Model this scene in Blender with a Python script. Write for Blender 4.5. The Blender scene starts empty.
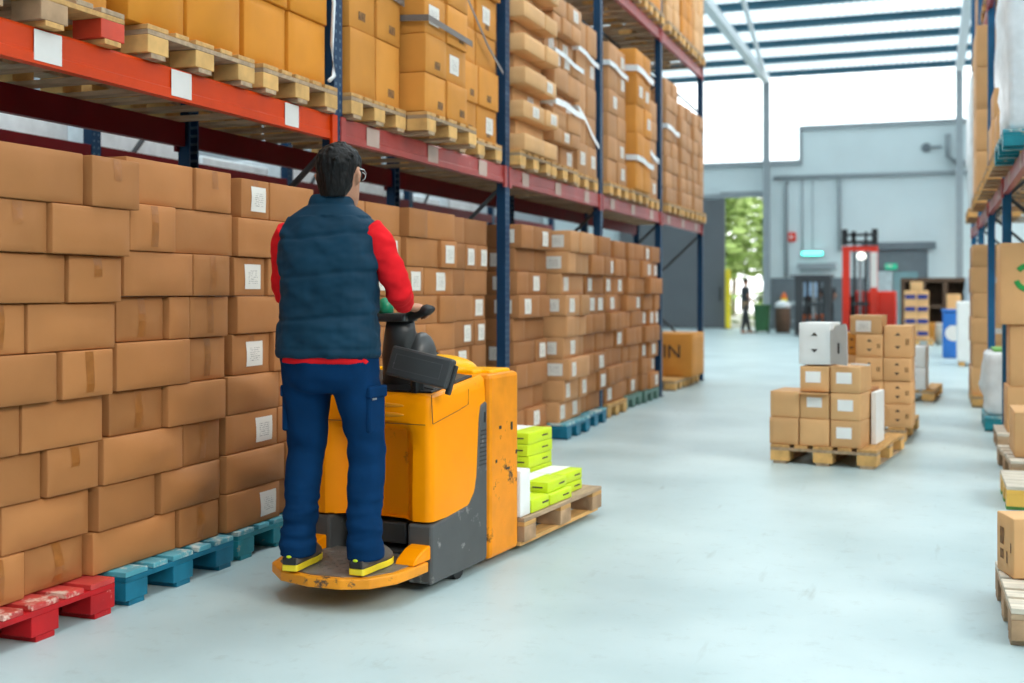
import bpy, bmesh, math, random
from mathutils import Vector, Matrix, noise
random.seed(7)
SC = bpy.context.scene
COL = SC.collection
PI = math.pi
SHELF_H, BEAM_B, BEAM2_B, BEAM_HT = 2.33, 2.19, 4.50, 0.14
LX, RX, PITCH = -3.20, 0.60, 2.84

# ------------------------------------------------------------------ materials
def srgb(r, g, b):
    f = lambda c: (c / 255 / 12.92) if c / 255 <= 0.04045 else ((c / 255 + 0.055) / 1.055) ** 2.4
    return (f(r), f(g), f(b), 1)

def scl(c, k): return (min(1, c[0] * k), min(1, c[1] * k), min(1, c[2] * k), 1)

def mat(name, col, rough=0.6, metal=0.0, var=0.12, scale=6.0, bump=0.0, bscale=40.0, worn=None, wornamt=0.5, wscale=9.0,
        rand=0.0, stretch=(1, 1, 1), spec=0.5, emit=None, estr=0.0, trans=0.0):
    m = bpy.data.materials.new(name); m.use_nodes = True
    nt = m.node_tree; N = nt.nodes; L = nt.links
    b = N['Principled BSDF']
    b.inputs['Roughness'].default_value = rough; b.inputs['Metallic'].default_value = metal
    b.inputs['Specular IOR Level'].default_value = spec
    tc = N.new('ShaderNodeTexCoord'); mp = N.new('ShaderNodeMapping'); mp.inputs['Scale'].default_value = stretch
    L.new(tc.outputs['Object'], mp.inputs['Vector'])
    oi = N.new('ShaderNodeObjectInfo')
    add = N.new('ShaderNodeVectorMath'); add.operation = 'MULTIPLY_ADD'
    add.inputs[1].default_value = (13, 7, 5)
    L.new(oi.outputs['Random'], add.inputs[0]); L.new(mp.outputs['Vector'], add.inputs[2])
    nz = N.new('ShaderNodeTexNoise'); nz.inputs['Scale'].default_value = scale; nz.inputs['Detail'].default_value = 5
    L.new(add.outputs[0], nz.inputs['Vector'])
    mr = N.new('ShaderNodeMapRange'); mr.inputs[1].default_value = 0.3; mr.inputs[2].default_value = 0.7
    mr.inputs[3].default_value = 1 - var; mr.inputs[4].default_value = 1 + var
    L.new(nz.outputs['Fac'], mr.inputs[0])
    val = mr.outputs[0]
    if rand:
        r2 = N.new('ShaderNodeMapRange'); r2.inputs[3].default_value = 1 - rand; r2.inputs[4].default_value = 1 + rand
        L.new(oi.outputs['Random'], r2.inputs[0])
        mu = N.new('ShaderNodeMath'); mu.operation = 'MULTIPLY'; L.new(val, mu.inputs[0]); L.new(r2.outputs[0], mu.inputs[1]); val = mu.outputs[0]
    hs = N.new('ShaderNodeVectorMath'); hs.operation = 'SCALE'; hs.inputs[0].default_value = col[:3]
    L.new(val, hs.inputs['Scale'])
    out = hs.outputs[0]
    if worn:
        n2 = N.new('ShaderNodeTexNoise'); n2.inputs['Scale'].default_value = wscale; n2.inputs['Detail'].default_value = 8; n2.inputs['Roughness'].default_value = 0.7
        L.new(add.outputs[0], n2.inputs['Vector'])
        rp = N.new('ShaderNodeValToRGB'); rp.color_ramp.elements[0].position = wornamt; rp.color_ramp.elements[1].position = min(1, wornamt + 0.06)
        rp.color_ramp.elements[0].color = (0, 0, 0, 1); rp.color_ramp.elements[1].color = (1, 1, 1, 1)
        L.new(n2.outputs['Fac'], rp.inputs[0])
        mx = N.new('ShaderNodeMix'); mx.data_type = 'RGBA'
        L.new(rp.outputs[0], mx.inputs['Factor']); L.new(out, mx.inputs[6]); mx.inputs[7].default_value = worn
        out = mx.outputs[2]
    L.new(out, b.inputs['Base Color'])
    if bump:
        n3 = N.new('ShaderNodeTexNoise'); n3.inputs['Scale'].default_value = bscale; n3.inputs['Detail'].default_value = 4
        L.new(add.outputs[0], n3.inputs['Vector'])
        bp = N.new('ShaderNodeBump'); bp.inputs['Strength'].default_value = bump; bp.inputs['Distance'].default_value = 0.01
        L.new(n3.outputs['Fac'], bp.inputs['Height']); L.new(bp.outputs[0], b.inputs['Normal'])
    if emit:
        b.inputs['Emission Color'].default_value = emit; b.inputs['Emission Strength'].default_value = estr
    if trans:
        b.inputs['Transmission Weight'].default_value = trans
    return m

def mat_floor():
    m = bpy.data.materials.new('painted_concrete'); m.use_nodes = True
    nt = m.node_tree; N = nt.nodes; L = nt.links; b = N['Principled BSDF']
    tc = N.new('ShaderNodeTexCoord')
    n1 = N.new('ShaderNodeTexNoise'); n1.inputs['Scale'].default_value = 0.9; n1.inputs['Detail'].default_value = 7
    n2 = N.new('ShaderNodeTexNoise'); n2.inputs['Scale'].default_value = 9; n2.inputs['Detail'].default_value = 9; n2.inputs['Roughness'].default_value = 0.75
    mp = N.new('ShaderNodeMapping'); mp.inputs['Scale'].default_value = (3.5, 0.5, 1); mp.inputs['Rotation'].default_value = (0, 0, 0.5)
    n3 = N.new('ShaderNodeTexNoise'); n3.inputs['Scale'].default_value = 3; n3.inputs['Detail'].default_value = 10
    L.new(tc.outputs['Object'], n1.inputs['Vector']); L.new(tc.outputs['Object'], n2.inputs['Vector'])
    L.new(tc.outputs['Object'], mp.inputs['Vector']); L.new(mp.outputs[0], n3.inputs['Vector'])
    r1 = N.new('ShaderNodeValToRGB'); e = r1.color_ramp.elements
    e[0].position = 0.3; e[0].color = (0.37, 0.485, 0.50, 1); e[1].position = 0.7; e[1].color = (0.53, 0.64, 0.65, 1)
    L.new(n1.outputs['Fac'], r1.inputs[0])
    r2 = N.new('ShaderNodeValToRGB'); e = r2.color_ramp.elements
    e[0].position = 0.25; e[0].color = (0.80, 0.79, 0.77, 1); e[1].position = 0.45; e[1].color = (1, 1, 1, 1)
    L.new(n2.outputs['Fac'], r2.inputs[0])
    r3 = N.new('ShaderNodeValToRGB'); e = r3.color_ramp.elements
    e[0].position = 0.66; e[0].color = (1, 1, 1, 1); e[1].position = 0.76; e[1].color = (0.80, 0.79, 0.77, 1)
    L.new(n3.outputs['Fac'], r3.inputs[0])
    a = N.new('ShaderNodeMix'); a.data_type = 'RGBA'; a.blend_type = 'MULTIPLY'; a.inputs['Factor'].default_value = 1
    L.new(r1.outputs[0], a.inputs[6]); L.new(r2.outputs[0], a.inputs[7])
    c = N.new('ShaderNodeMix'); c.data_type = 'RGBA'; c.blend_type = 'MULTIPLY'; c.inputs['Factor'].default_value = 1
    L.new(a.outputs[2], c.inputs[6]); L.new(r3.outputs[0], c.inputs[7])
    d = c
    L.new(d.outputs[2], b.inputs['Base Color'])
    rr = N.new('ShaderNodeMapRange'); rr.inputs[3].default_value = 0.28; rr.inputs[4].default_value = 0.5
    L.new(n1.outputs['Fac'], rr.inputs[0]); L.new(rr.outputs[0], b.inputs['Roughness'])
    return m

def mat_label():
    m = bpy.data.materials.new('printed_label_paper'); m.use_nodes = True
    nt = m.node_tree; N = nt.nodes; L = nt.links; b = N['Principled BSDF']; b.inputs['Roughness'].default_value = 0.5
    tc = N.new('ShaderNodeTexCoord'); sp = N.new('ShaderNodeSeparateXYZ'); L.new(tc.outputs['UV'], sp.inputs[0])
    w = N.new('ShaderNodeMath'); w.operation = 'MULTIPLY'; w.inputs[1].default_value = 12; L.new(sp.outputs['Y'], w.inputs[0])
    fr = N.new('ShaderNodeMath'); fr.operation = 'FRACT'; L.new(w.outputs[0], fr.inputs[0])
    gt = N.new('ShaderNodeMath'); gt.operation = 'GREATER_THAN'; gt.inputs[1].default_value = 0.62; L.new(fr.outputs[0], gt.inputs[0])
    oi = N.new('ShaderNodeObjectInfo')
    nz = N.new('ShaderNodeTexNoise'); nz.noise_dimensions = '4D'; nz.inputs['Scale'].default_value = 14; L.new(tc.outputs['UV'], nz.inputs['Vector']); L.new(oi.outputs['Random'], nz.inputs['W'])
    g2 = N.new('ShaderNodeMath'); g2.operation = 'GREATER_THAN'; g2.inputs[1].default_value = 0.48; L.new(nz.outputs['Fac'], g2.inputs[0])
    # margins
    def band(s, a, c):
        x = N.new('ShaderNodeMath'); x.operation = 'GREATER_THAN'; x.inputs[1].default_value = a; L.new(s, x.inputs[0])
        y = N.new('ShaderNodeMath'); y.operation = 'LESS_THAN'; y.inputs[1].default_value = c; L.new(s, y.inputs[0])
        z = N.new('ShaderNodeMath'); z.operation = 'MULTIPLY'; L.new(x.outputs[0], z.inputs[0]); L.new(y.outputs[0], z.inputs[1]); return z.outputs[0]
    cur = gt.outputs[0]
    for o in (g2.outputs[0], band(sp.outputs['X'], 0.2, 0.8), band(sp.outputs['Y'], 0.2, 0.75)):
        t = N.new('ShaderNodeMath'); t.operation = 'MULTIPLY'; L.new(cur, t.inputs[0]); L.new(o, t.inputs[1]); cur = t.outputs[0]
    mx = N.new('ShaderNodeMix'); mx.data_type = 'RGBA'; L.new(cur, mx.inputs['Factor'])
    mx.inputs[6].default_value = (0.74, 0.70, 0.64, 1); mx.inputs[7].default_value = (0.36, 0.33, 0.30, 1)
    L.new(mx.outputs[2], b.inputs['Base Color'])
    return m

def mat_post(name, col, dot):
    m = mat(name, col, rough=0.45, var=0.1, spec=0.25)
    nt = m.node_tree; N = nt.nodes; L = nt.links; b = N['Principled BSDF']
    src = b.inputs['Base Color'].links[0].from_socket
    tc = N.new('ShaderNodeTexCoord'); sp = N.new('ShaderNodeSeparateXYZ'); L.new(tc.outputs['Object'], sp.inputs[0])
    def cell(s, p, off):
        a = N.new('ShaderNodeMath'); a.operation = 'MULTIPLY_ADD'; a.inputs[1].default_value = 1 / p; a.inputs[2].default_value = off; L.new(s, a.inputs[0])
        f = N.new('ShaderNodeMath'); f.operation = 'FRACT'; L.new(a.outputs[0], f.inputs[0])
        c = N.new('ShaderNodeMath'); c.operation = 'SUBTRACT'; c.inputs[1].default_value = 0.5; L.new(f.outputs[0], c.inputs[0])
        d = N.new('ShaderNodeMath'); d.operation = 'ABSOLUTE'; L.new(c.outputs[0], d.inputs[0])
        e = N.new('ShaderNodeMath'); e.operation = 'LESS_THAN'; e.inputs[1].default_value = 0.17; L.new(d.outputs[0], e.inputs[0]); return e.outputs[0]
    mu = N.new('ShaderNodeMath'); mu.operation = 'MULTIPLY'
    L.new(cell(sp.outputs['Y'], 0.05, 0.0), mu.inputs[0]); L.new(cell(sp.outputs['Z'], 0.05, 0.25), mu.inputs[1])
    mx = N.new('ShaderNodeMix'); mx.data_type = 'RGBA'; L.new(mu.outputs[0], mx.inputs['Factor']); L.new(src, mx.inputs[6]); mx.inputs[7].default_value = dot
    L.new(mx.outputs[2], b.inputs['Base Color'])
    return m

def mat_film(name, op=0.55):
    m = bpy.data.materials.new(name); m.use_nodes = True
    nt = m.node_tree; N = nt.nodes; L = nt.links; b = N['Principled BSDF']
    b.inputs['Base Color'].default_value = (0.85, 0.87, 0.88, 1); b.inputs['Roughness'].default_value = 0.22
    b.inputs['Alpha'].default_value = op
    tc = N.new('ShaderNodeTexCoord'); nz = N.new('ShaderNodeTexNoise'); nz.inputs['Scale'].default_value = 14
    L.new(tc.outputs['Object'], nz.inputs['Vector'])
    bp = N.new('ShaderNodeBump'); bp.inputs['Strength'].default_value = 0.6; bp.inputs['Distance'].default_value = 0.02
    L.new(nz.outputs['Fac'], bp.inputs['Height']); L.new(bp.outputs[0], b.inputs['Normal'])
    return m

def mat_trans(name, col, dif, tr):
    m = bpy.data.materials.new(name); m.use_nodes = True
    nt = m.node_tree; N = nt.nodes; L = nt.links; N.remove(N['Principled BSDF'])
    d = N.new('ShaderNodeBsdfDiffuse'); d.inputs[0].default_value = col
    t = N.new('ShaderNodeBsdfTranslucent'); t.inputs[0].default_value = col
    p = N.new('ShaderNodeBsdfTransparent'); p.inputs[0].default_value = col
    a = N.new('ShaderNodeMixShader'); a.inputs[0].default_value = dif; L.new(d.outputs[0], a.inputs[1]); L.new(t.outputs[0], a.inputs[2])
    c = N.new('ShaderNodeMixShader'); c.inputs[0].default_value = tr; L.new(a.outputs[0], c.inputs[1]); L.new(p.outputs[0], c.inputs[2])
    L.new(c.outputs[0], N['Material Output'].inputs['Surface'])
    return m

M = {}
M['kraft'] = mat('kraft_cardboard', (0.415, 0.172, 0.058, 1), 0.6, var=0.08, scale=3, bump=0.03, bscale=60, rand=0.12, spec=0.2)  # floor box tone, kept duller in colour to carry the shade low down
M['kraft2'] = mat('dull_cardboard', (0.35, 0.150, 0.057, 1), 0.65, var=0.08, scale=3, bump=0.03, bscale=60, rand=0.14, spec=0.2)
M['honey'] = mat('honey_cardboard', (0.64, 0.265, 0.048, 1), 0.6, var=0.08, scale=3, bump=0.03, bscale=60, rand=0.12, spec=0.2)  # shelf carton tone with the warm light mixed into the colour
M['amber'] = mat('amber_cardboard', (0.66, 0.245, 0.022, 1), 0.55, var=0.08, scale=3, bump=0.03, bscale=60, rand=0.10, spec=0.2)  # stronger orange for the first bay, warm light painted in
M['tan'] = mat('pale_cardboard', (0.70, 0.40, 0.18, 1), 0.6, var=0.07, scale=3, rand=0.10, spec=0.2)
M['buff'] = mat('buff_cardboard', (0.54, 0.27, 0.115, 1), 0.6, var=0.08, scale=3, rand=0.12, spec=0.3)
M['white_card'] = mat('white_carton_board', (0.82, 0.82, 0.80, 1), 0.55, var=0.03)
M['grey_card'] = mat('grey_carton_board', (0.50, 0.47, 0.44, 1), 0.6, var=0.05)
M['tape'] = mat('brown_packing_tape', (0.34, 0.125, 0.03, 1), 0.3, var=0.15, scale=20, bump=0.15, bscale=30)
M['label'] = mat_label()
M['whitelabel'] = mat('blank_white_sticker', (0.90, 0.90, 0.88, 1), 0.5, var=0.04)
M['plainwhite'] = mat('white_paper', (0.74, 0.70, 0.66, 1), 0.5, var=0.05)
M['dullplate'] = mat('dulled_pink_white_plate', (0.50, 0.36, 0.30, 1), 0.5, var=0.1)
M['wood'] = mat('pallet_pine', (0.60, 0.33, 0.11, 1), 0.75, var=0.22, scale=5, stretch=(1, 6, 6), rand=0.12)
M['wood_end'] = mat('pallet_block_pine', (0.68, 0.39, 0.13, 1), 0.75, var=0.22, scale=9, rand=0.12)
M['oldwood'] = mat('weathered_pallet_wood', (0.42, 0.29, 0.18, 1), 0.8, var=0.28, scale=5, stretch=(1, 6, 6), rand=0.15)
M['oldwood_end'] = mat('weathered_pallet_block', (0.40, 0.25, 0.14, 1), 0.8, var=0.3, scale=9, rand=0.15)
M['greywood'] = mat('sunbleached_pallet_wood', (0.60, 0.53, 0.43, 1), 0.8, var=0.22, scale=5, stretch=(1, 6, 6), rand=0.12)
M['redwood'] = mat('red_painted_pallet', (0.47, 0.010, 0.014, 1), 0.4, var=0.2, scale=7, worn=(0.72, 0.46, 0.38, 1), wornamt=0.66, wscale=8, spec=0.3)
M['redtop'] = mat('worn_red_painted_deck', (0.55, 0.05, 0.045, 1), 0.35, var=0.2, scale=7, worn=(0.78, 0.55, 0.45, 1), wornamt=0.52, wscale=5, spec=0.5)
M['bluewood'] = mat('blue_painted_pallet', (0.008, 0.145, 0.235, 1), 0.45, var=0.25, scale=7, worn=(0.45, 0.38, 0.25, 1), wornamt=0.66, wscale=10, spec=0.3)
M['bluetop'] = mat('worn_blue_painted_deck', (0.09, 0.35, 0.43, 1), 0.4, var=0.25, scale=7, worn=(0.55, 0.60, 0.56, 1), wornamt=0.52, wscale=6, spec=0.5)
M['tealwood'] = mat('teal_painted_pallet', (0.02, 0.22, 0.27, 1), 0.4, var=0.25, scale=7, worn=(0.55, 0.38, 0.20, 1), wornamt=0.60, wscale=8, spec=0.3)
M['greenwood'] = mat('green_painted_pallet', (0.10, 0.20, 0.16, 1), 0.5, var=0.25, scale=7, worn=(0.40, 0.34, 0.25, 1), wornamt=0.66, wscale=9)
M['redblock'] = mat('red_block_paint', (0.62, 0.05, 0.015, 1), 0.5, var=0.2)
M['yellowblock'] = mat('yellow_block_paint', (0.80, 0.46, 0.08, 1), 0.5, var=0.1)
M['greenskid'] = mat('green_skid_paint', (0.16, 0.42, 0.10, 1), 0.6, var=0.15)
M['beam_o'] = mat('orange_red_beam_paint', (0.60, 0.046, 0.002, 1), 0.4, var=0.12, scale=4, spec=0.2)
M['beam_r'] = mat('faded_red_beam_paint', (0.37, 0.052, 0.045, 1), 0.35, var=0.14, scale=5, worn=(0.48, 0.15, 0.13, 1), wornamt=0.66, wscale=4, spec=0.45)  # paler, pinker red than the orange beams, with lighter patches
M['beam_d'] = mat('dark_red_beam_paint', (0.15, 0.004, 0.007, 1), 0.5, var=0.1, spec=0.2)  # rear beams: red darkened to carry the shade behind the shelf front
M['post'] = mat_post('blue_perforated_upright', (0.008, 0.040, 0.095, 1), (0.10, 0.16, 0.22, 1))
M['post_r'] = mat_post('mid_blue_perforated_upright', (0.012, 0.10, 0.22, 1), (0.12, 0.22, 0.32, 1))
M['steel'] = mat('galvanised_steel', (0.32, 0.34, 0.35, 1), 0.45, metal=0.6, var=0.12)
M['darksteel'] = mat('dark_steel', (0.035, 0.038, 0.042, 1), 0.5, var=0.15)
M['floor'] = mat_floor()
M['wall'] = mat('pale_blue_grey_wall_paint', (0.66, 0.74, 0.75, 1), 0.8, var=0.05, scale=0.6)
M['wall2'] = mat('light_hall_wall_paint', (0.30, 0.32, 0.34, 1), 0.8, var=0.05, scale=0.6)  # wall tone darkened to cut the fill light bounced into the aisle
M['dado'] = mat('grey_dado_paint', (0.15, 0.18, 0.20, 1), 0.7, var=0.06)
M['doorgrey'] = mat('dark_grey_door_paint', (0.125, 0.135, 0.145, 1), 0.6, var=0.05, scale=1)
M['trimgrey'] = mat('grey_steel_trim', (0.30, 0.34, 0.36, 1), 0.5, var=0.05)
M['purlin'] = mat('blue_purlin_paint', (0.03, 0.13, 0.19, 1), 0.5, var=0.08)
M['whitesteel'] = mat('white_girder_paint', (0.75, 0.78, 0.80, 1), 0.5, var=0.04)
M['roof'] = mat_trans('translucent_corrugated_sheet', (0.66, 0.76, 0.80, 1), 0.62, 0.0)
M['glaze'] = mat_trans('clear_glazing', (0.97, 0.99, 1.0, 1), 0.5, 0.85)
M['film'] = mat_film('clear_stretch_film', 0.5)
M['wrapwhite'] = mat('white_stretch_wrap', (0.80, 0.84, 0.86, 1), 0.3, var=0.10, scale=9, bump=0.6, bscale=12)
M['strap'] = mat('grey_plastic_strap', (0.16, 0.14, 0.13, 1), 0.3, var=0.1)
M['yellow'] = mat('truck_yellow_paint', (0.95, 0.30, 0.0, 1), 0.35, var=0.05, scale=3, worn=(0.55, 0.16, 0.004, 1), wornamt=0.63, wscale=5, spec=0.15)
M['seamdark'] = mat('panel_gap_shadow_gasket', (0.16, 0.055, 0.004, 1), 0.7)  # dark orange line along the hood panel joints
M['yellow2'] = mat('scuffed_yellow_plate', (0.80, 0.26, 0.004, 1), 0.45, var=0.14, scale=6, worn=(0.05, 0.03, 0.015, 1), wornamt=0.595, wscale=6, spec=0.25)
M['yellow3'] = mat('worn_yellow_step_rim', (0.78, 0.28, 0.005, 1), 0.5, var=0.15, scale=6, worn=(0.09, 0.05, 0.03, 1), wornamt=0.58, wscale=14, spec=0.5)
M['hump'] = mat('bright_yellow_cover', (0.92, 0.42, 0.0, 1), 0.35, var=0.04, spec=0.2)
M['skirt'] = mat('grey_truck_skirt', (0.070, 0.072, 0.073, 1), 0.5, var=0.15, scale=5, worn=(0.26, 0.25, 0.24, 1), wornamt=0.585, wscale=9)
M['black'] = mat('black_plastic', (0.012, 0.012, 0.013, 1), 0.5, var=0.1)
M['pad'] = mat('dark_grey_pad_vinyl', (0.045, 0.047, 0.048, 1), 0.4, var=0.1, bump=0.05, bscale=90)
M['pad2'] = mat('charcoal_plastic', (0.038, 0.039, 0.040, 1), 0.38, var=0.1)
M['tread'] = mat('steel_tread_plate', (0.20, 0.18, 0.16, 1), 0.5, metal=0.3, var=0.2, scale=12)
M['greenbtn'] = mat('green_plastic', (0.01, 0.25, 0.12, 1), 0.35)
M['lime'] = mat('lime_carton_print', (0.56, 0.72, 0.01, 1), 0.45, var=0.04)
M['print'] = mat('dark_box_print', (0.05, 0.04, 0.035, 1), 0.7, var=0.1)
M['fadedprint'] = mat('faded_brown_print', (0.22, 0.10, 0.03, 1), 0.7, var=0.6, scale=45)
M['printgreen'] = mat('green_box_print', (0.02, 0.30, 0.06, 1), 0.6)
M['skin'] = mat('skin', (0.50, 0.24, 0.145, 1), 0.5, var=0.06, scale=20, spec=0.4)
M['hair'] = mat('black_hair', (0.005, 0.0045, 0.0045, 1), 0.5, var=0.4, scale=50, stretch=(1, 1, 0.3), bump=0.6, bscale=75, spec=0.22)
M['vest'] = mat('navy_quilted_vest', (0.006, 0.034, 0.064, 1), 0.6, var=0.15, scale=8, bump=0.10, bscale=14, spec=0.12)
M['shirt'] = mat('red_jersey', (0.68, 0.012, 0.018, 1), 0.8, var=0.10, scale=14, bump=0.15, bscale=22, spec=0.1)
M['pants'] = mat('blue_work_trousers', (0.003, 0.027, 0.085, 1), 0.85, var=0.15, scale=8, bump=0.12, bscale=18, spec=0.05)
M['shoe'] = mat('brown_grey_shoe', (0.10, 0.085, 0.07, 1), 0.7, var=0.2)
M['sole'] = mat('yellow_shoe_sole', (0.80, 0.62, 0.02, 1), 0.5)
M['stitch'] = mat('grey_thread', (0.20, 0.22, 0.25, 1), 0.7)
M['red'] = mat('forklift_red', (0.80, 0.035, 0.012, 1), 0.4, var=0.05)
M['orange'] = mat('orange_paint', (0.80, 0.16, 0.03, 1), 0.45, var=0.05)
M['greenbin'] = mat('dark_green_plastic', (0.03, 0.12, 0.04, 1), 0.5)
M['brown'] = mat('dark_brown_wood', (0.11, 0.06, 0.035, 1), 0.8, var=0.25)
M['bluetape'] = mat('navy_blue_band', (0.02, 0.035, 0.20, 1), 0.4)
M['bluepl'] = mat('blue_plastic', (0.02, 0.15, 0.50, 1), 0.45)
M['screen'] = mat('pale_blue_notice', (0.35, 0.50, 0.70, 1), 0.3)
M['tealglass'] = mat('teal_tinted_door_glass', (0.20, 0.34, 0.36, 1), 0.15, var=0.04, spec=0.7)
M['palegrey'] = mat('pale_grey_panel', (0.48, 0.56, 0.58, 1), 0.5)
M['exitgreen'] = mat('exit_sign_green', (0.02, 0.40, 0.22, 1), 0.4, emit=(0.02, 0.45, 0.25, 1), estr=0.6)
M['teallight'] = mat('teal_lamp_tube', (0.2, 0.9, 0.8, 1), 0.4, emit=(0.10, 1.0, 0.80, 1), estr=5.0)
M['headlamp'] = mat('warm_lamp_glow', (1, 1, 0.9, 1), 0.4, emit=(1, 0.97, 0.88, 1), estr=3.0)
M['lensclear'] = mat('spectacle_plastic', (0.6, 0.62, 0.65, 1), 0.2)
M['darkcloth'] = mat('dark_grey_cloth', (0.035, 0.04, 0.045, 1), 0.8)
M['apron'] = mat('tan_apron_cloth', (0.26, 0.17, 0.10, 1), 0.8)
M['leaf'] = mat('sunlit_leaves', (0.30, 0.42, 0.13, 1), 0.7, var=0.4, scale=3)
M['bark'] = mat('pale_bark', (0.25, 0.2, 0.14, 1), 0.8)
M['ground'] = mat('pale_yard_gravel', (0.3, 0.32, 0.26, 1), 0.9, var=0.08)
M['yellowpost'] = mat('yellow_bollard_paint', (0.85, 0.66, 0.02, 1), 0.5)
M['greybag'] = mat('grey_plastic_bag', (0.50, 0.54, 0.57, 1), 0.4, var=0.1)

# ------------------------------------------------------------------ geometry helpers
class G:
    def __init__(s): s.v = []; s.f = []; s.uv = None
    def add(s, vs, fs, mx=None):
        n = len(s.v)
        s.v += [tuple(mx @ Vector(p)) for p in vs] if mx else [tuple(p) for p in vs]
        s.f += [tuple(n + i for i in f) for f in fs]
        return s
    def box(s, x0, x1, y0, y1, z0, z1, mx=None, b=0.0):
        if b <= 0:
            vs = [(x, y, z) for x in (x0, x1) for y in (y0, y1) for z in (z0, z1)]
            fs = [(0, 1, 3, 2), (4, 6, 7, 5), (0, 4, 5, 1), (2, 3, 7, 6), (0, 2, 6, 4), (1, 5, 7, 3)]
            return s.add(vs, fs, mx)
        bm = bmesh.new(); bmesh.ops.create_cube(bm, size=1)
        for v in bm.verts: v.co = Vector(((x0 + x1) / 2 + v.co.x * (x1 - x0), (y0 + y1) / 2 + v.co.y * (y1 - y0), (z0 + z1) / 2 + v.co.z * (z1 - z0)))
        bmesh.ops.bevel(bm, geom=bm.edges[:], offset=b, segments=2, affect='EDGES', profile=0.5)
        bm.verts.index_update()
        s.add([v.co[:] for v in bm.verts], [[v.index for v in f.verts] for f in bm.faces], mx); bm.free(); return s
    def prism(s, poly, h0, h1, axis='z', mx=None, b=0.0):
        """extrude a 2D outline: axis z -> (x,y), axis x -> (y,z), axis y -> (x,z)"""
        def P(p, h): return {'z': (p[0], p[1], h), 'x': (h, p[0], p[1]), 'y': (p[0], h, p[1])}[axis]
        n = len(poly)
        vs = [P(p, h0) for p in poly] + [P(p, h1) for p in poly]
        fs = [tuple(range(n))[::-1], tuple(range(n, 2 * n))] + [(i, (i + 1) % n, n + (i + 1) % n, n + i) for i in range(n)]
        bm = bmesh.new(); bv = [bm.verts.new(v) for v in vs]
        for f in fs: bm.faces.new([bv[i] for i in f])
        bmesh.ops.recalc_face_normals(bm, faces=bm.faces[:])
        if b > 0: bmesh.ops.bevel(bm, geom=bm.edges[:], offset=b, segments=2, affect='EDGES', profile=0.5)
        bm.verts.index_update()
        s.add([v.co[:] for v in bm.verts], [[v.index for v in f.verts] for f in bm.faces], mx); bm.free(); return s
    def rings(s, rings, caps=True, mx=None):
        n = len(rings[0]); vs = [p for r in rings for p in r]; fs = []
        for k in range(len(rings) - 1):
            for i in range(n):
                j = (i + 1) % n; fs.append((k * n + i, k * n + j, (k + 1) * n + j, (k + 1) * n + i))
        if caps:
            fs.append(tuple(range(n))[::-1]); fs.append(tuple((len(rings) - 1) * n + i for i in range(n)))
        return s.add(vs, fs, mx)
    def tube(s, pts, rads, n=10, up=(0, 0, 1), flat=1.0, mx=None, wob=None):
        pts = [Vector(p) for p in pts]; R = []
        if not hasattr(rads, '__len__'): rads = [rads] * len(pts)
        for i, p in enumerate(pts):
            t = (pts[min(i + 1, len(pts) - 1)] - pts[max(i - 1, 0)]).normalized()
            u = Vector(up)
            if abs(t.dot(u)) > 0.95: u = Vector((0, 1, 0)) if abs(t.y) < 0.9 else Vector((1, 0, 0))
            a = t.cross(u).normalized(); c = a.cross(t).normalized()
            R.append([tuple(p + (a * math.cos(2 * PI * k / n) + c * (flat * math.sin(2 * PI * k / n))) * (rads[i] * (wob(i, k) if wob else 1))) for k in range(n)])
        return s.rings(R, True, mx)
    def ell(s, c, r, n=14, m=9, mx=None):
        vs = []; fs = []
        for i in range(m + 1):
            th = PI * i / m
            for k in range(n):
                a = 2 * PI * k / n
                vs.append((c[0] + r[0] * math.sin(th) * math.cos(a), c[1] + r[1] * math.sin(th) * math.sin(a), c[2] + r[2] * math.cos(th)))
        for i in range(m):
            for k in range(n):
                fs.append((i * n + k, (i + 1) * n + k, (i + 1) * n + (k + 1) % n, i * n + (k + 1) % n))
        bm = bmesh.new(); bv = [bm.verts.new(v) for v in vs]
        for f in fs: bm.faces.new([bv[i] for i in f])
        bmesh.ops.remove_doubles(bm, verts=bm.verts[:], dist=1e-5)
        bm.verts.index_update()
        s.add([v.co[:] for v in bm.verts], [[v.index for v in f.verts] for f in bm.faces], mx); bm.free(); return s
    def mesh(s, name, smooth=False):
        me = bpy.data.meshes.new(name); me.from_pydata(s.v, [], s.f); me.update()
        if smooth: me.shade_smooth()
        return me

def lk(o): COL.objects.link(o); return o
def props(o, label=None, cat=None, group=None, kind=None):
    for k, v in (('label', label), ('category', cat), ('group', group), ('kind', kind)):
        if v: o[k] = v
    return o
def ob(name, me, m, parent=None, loc=None, rz=0.0, smooth=False, label=None):
    if isinstance(me, G): me = me.mesh(name, smooth)
    if m is not None and not me.materials: me.materials.append(m)
    o = lk(bpy.data.objects.new(name, me))
    if parent: o.parent = parent
    if loc is not None: o.location = loc
    if rz: o.rotation_euler = (0, 0, rz)
    if label: o['label'] = label
    return o
def root(name, loc, label, cat, group=None, rz=0.0):
    o = lk(bpy.data.objects.new(name, None)); o.location = loc; o.rotation_euler = (0, 0, rz); o.empty_display_size = 0.1
    return props(o, label, cat, group)
def structure(name, g, m, **k): return props(ob(name, g, m, **k), kind='structure')
def tag(o, label, cat, group=None): return props(o, label, cat, group)

# ------------------------------------------------------------------ cardboard boxes
def axis_pts(h, r, n):
    inner = [(-(h - r)) + 2 * (h - r) * i / n for i in range(n + 1)]
    return [-h] + inner + [h]

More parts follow.
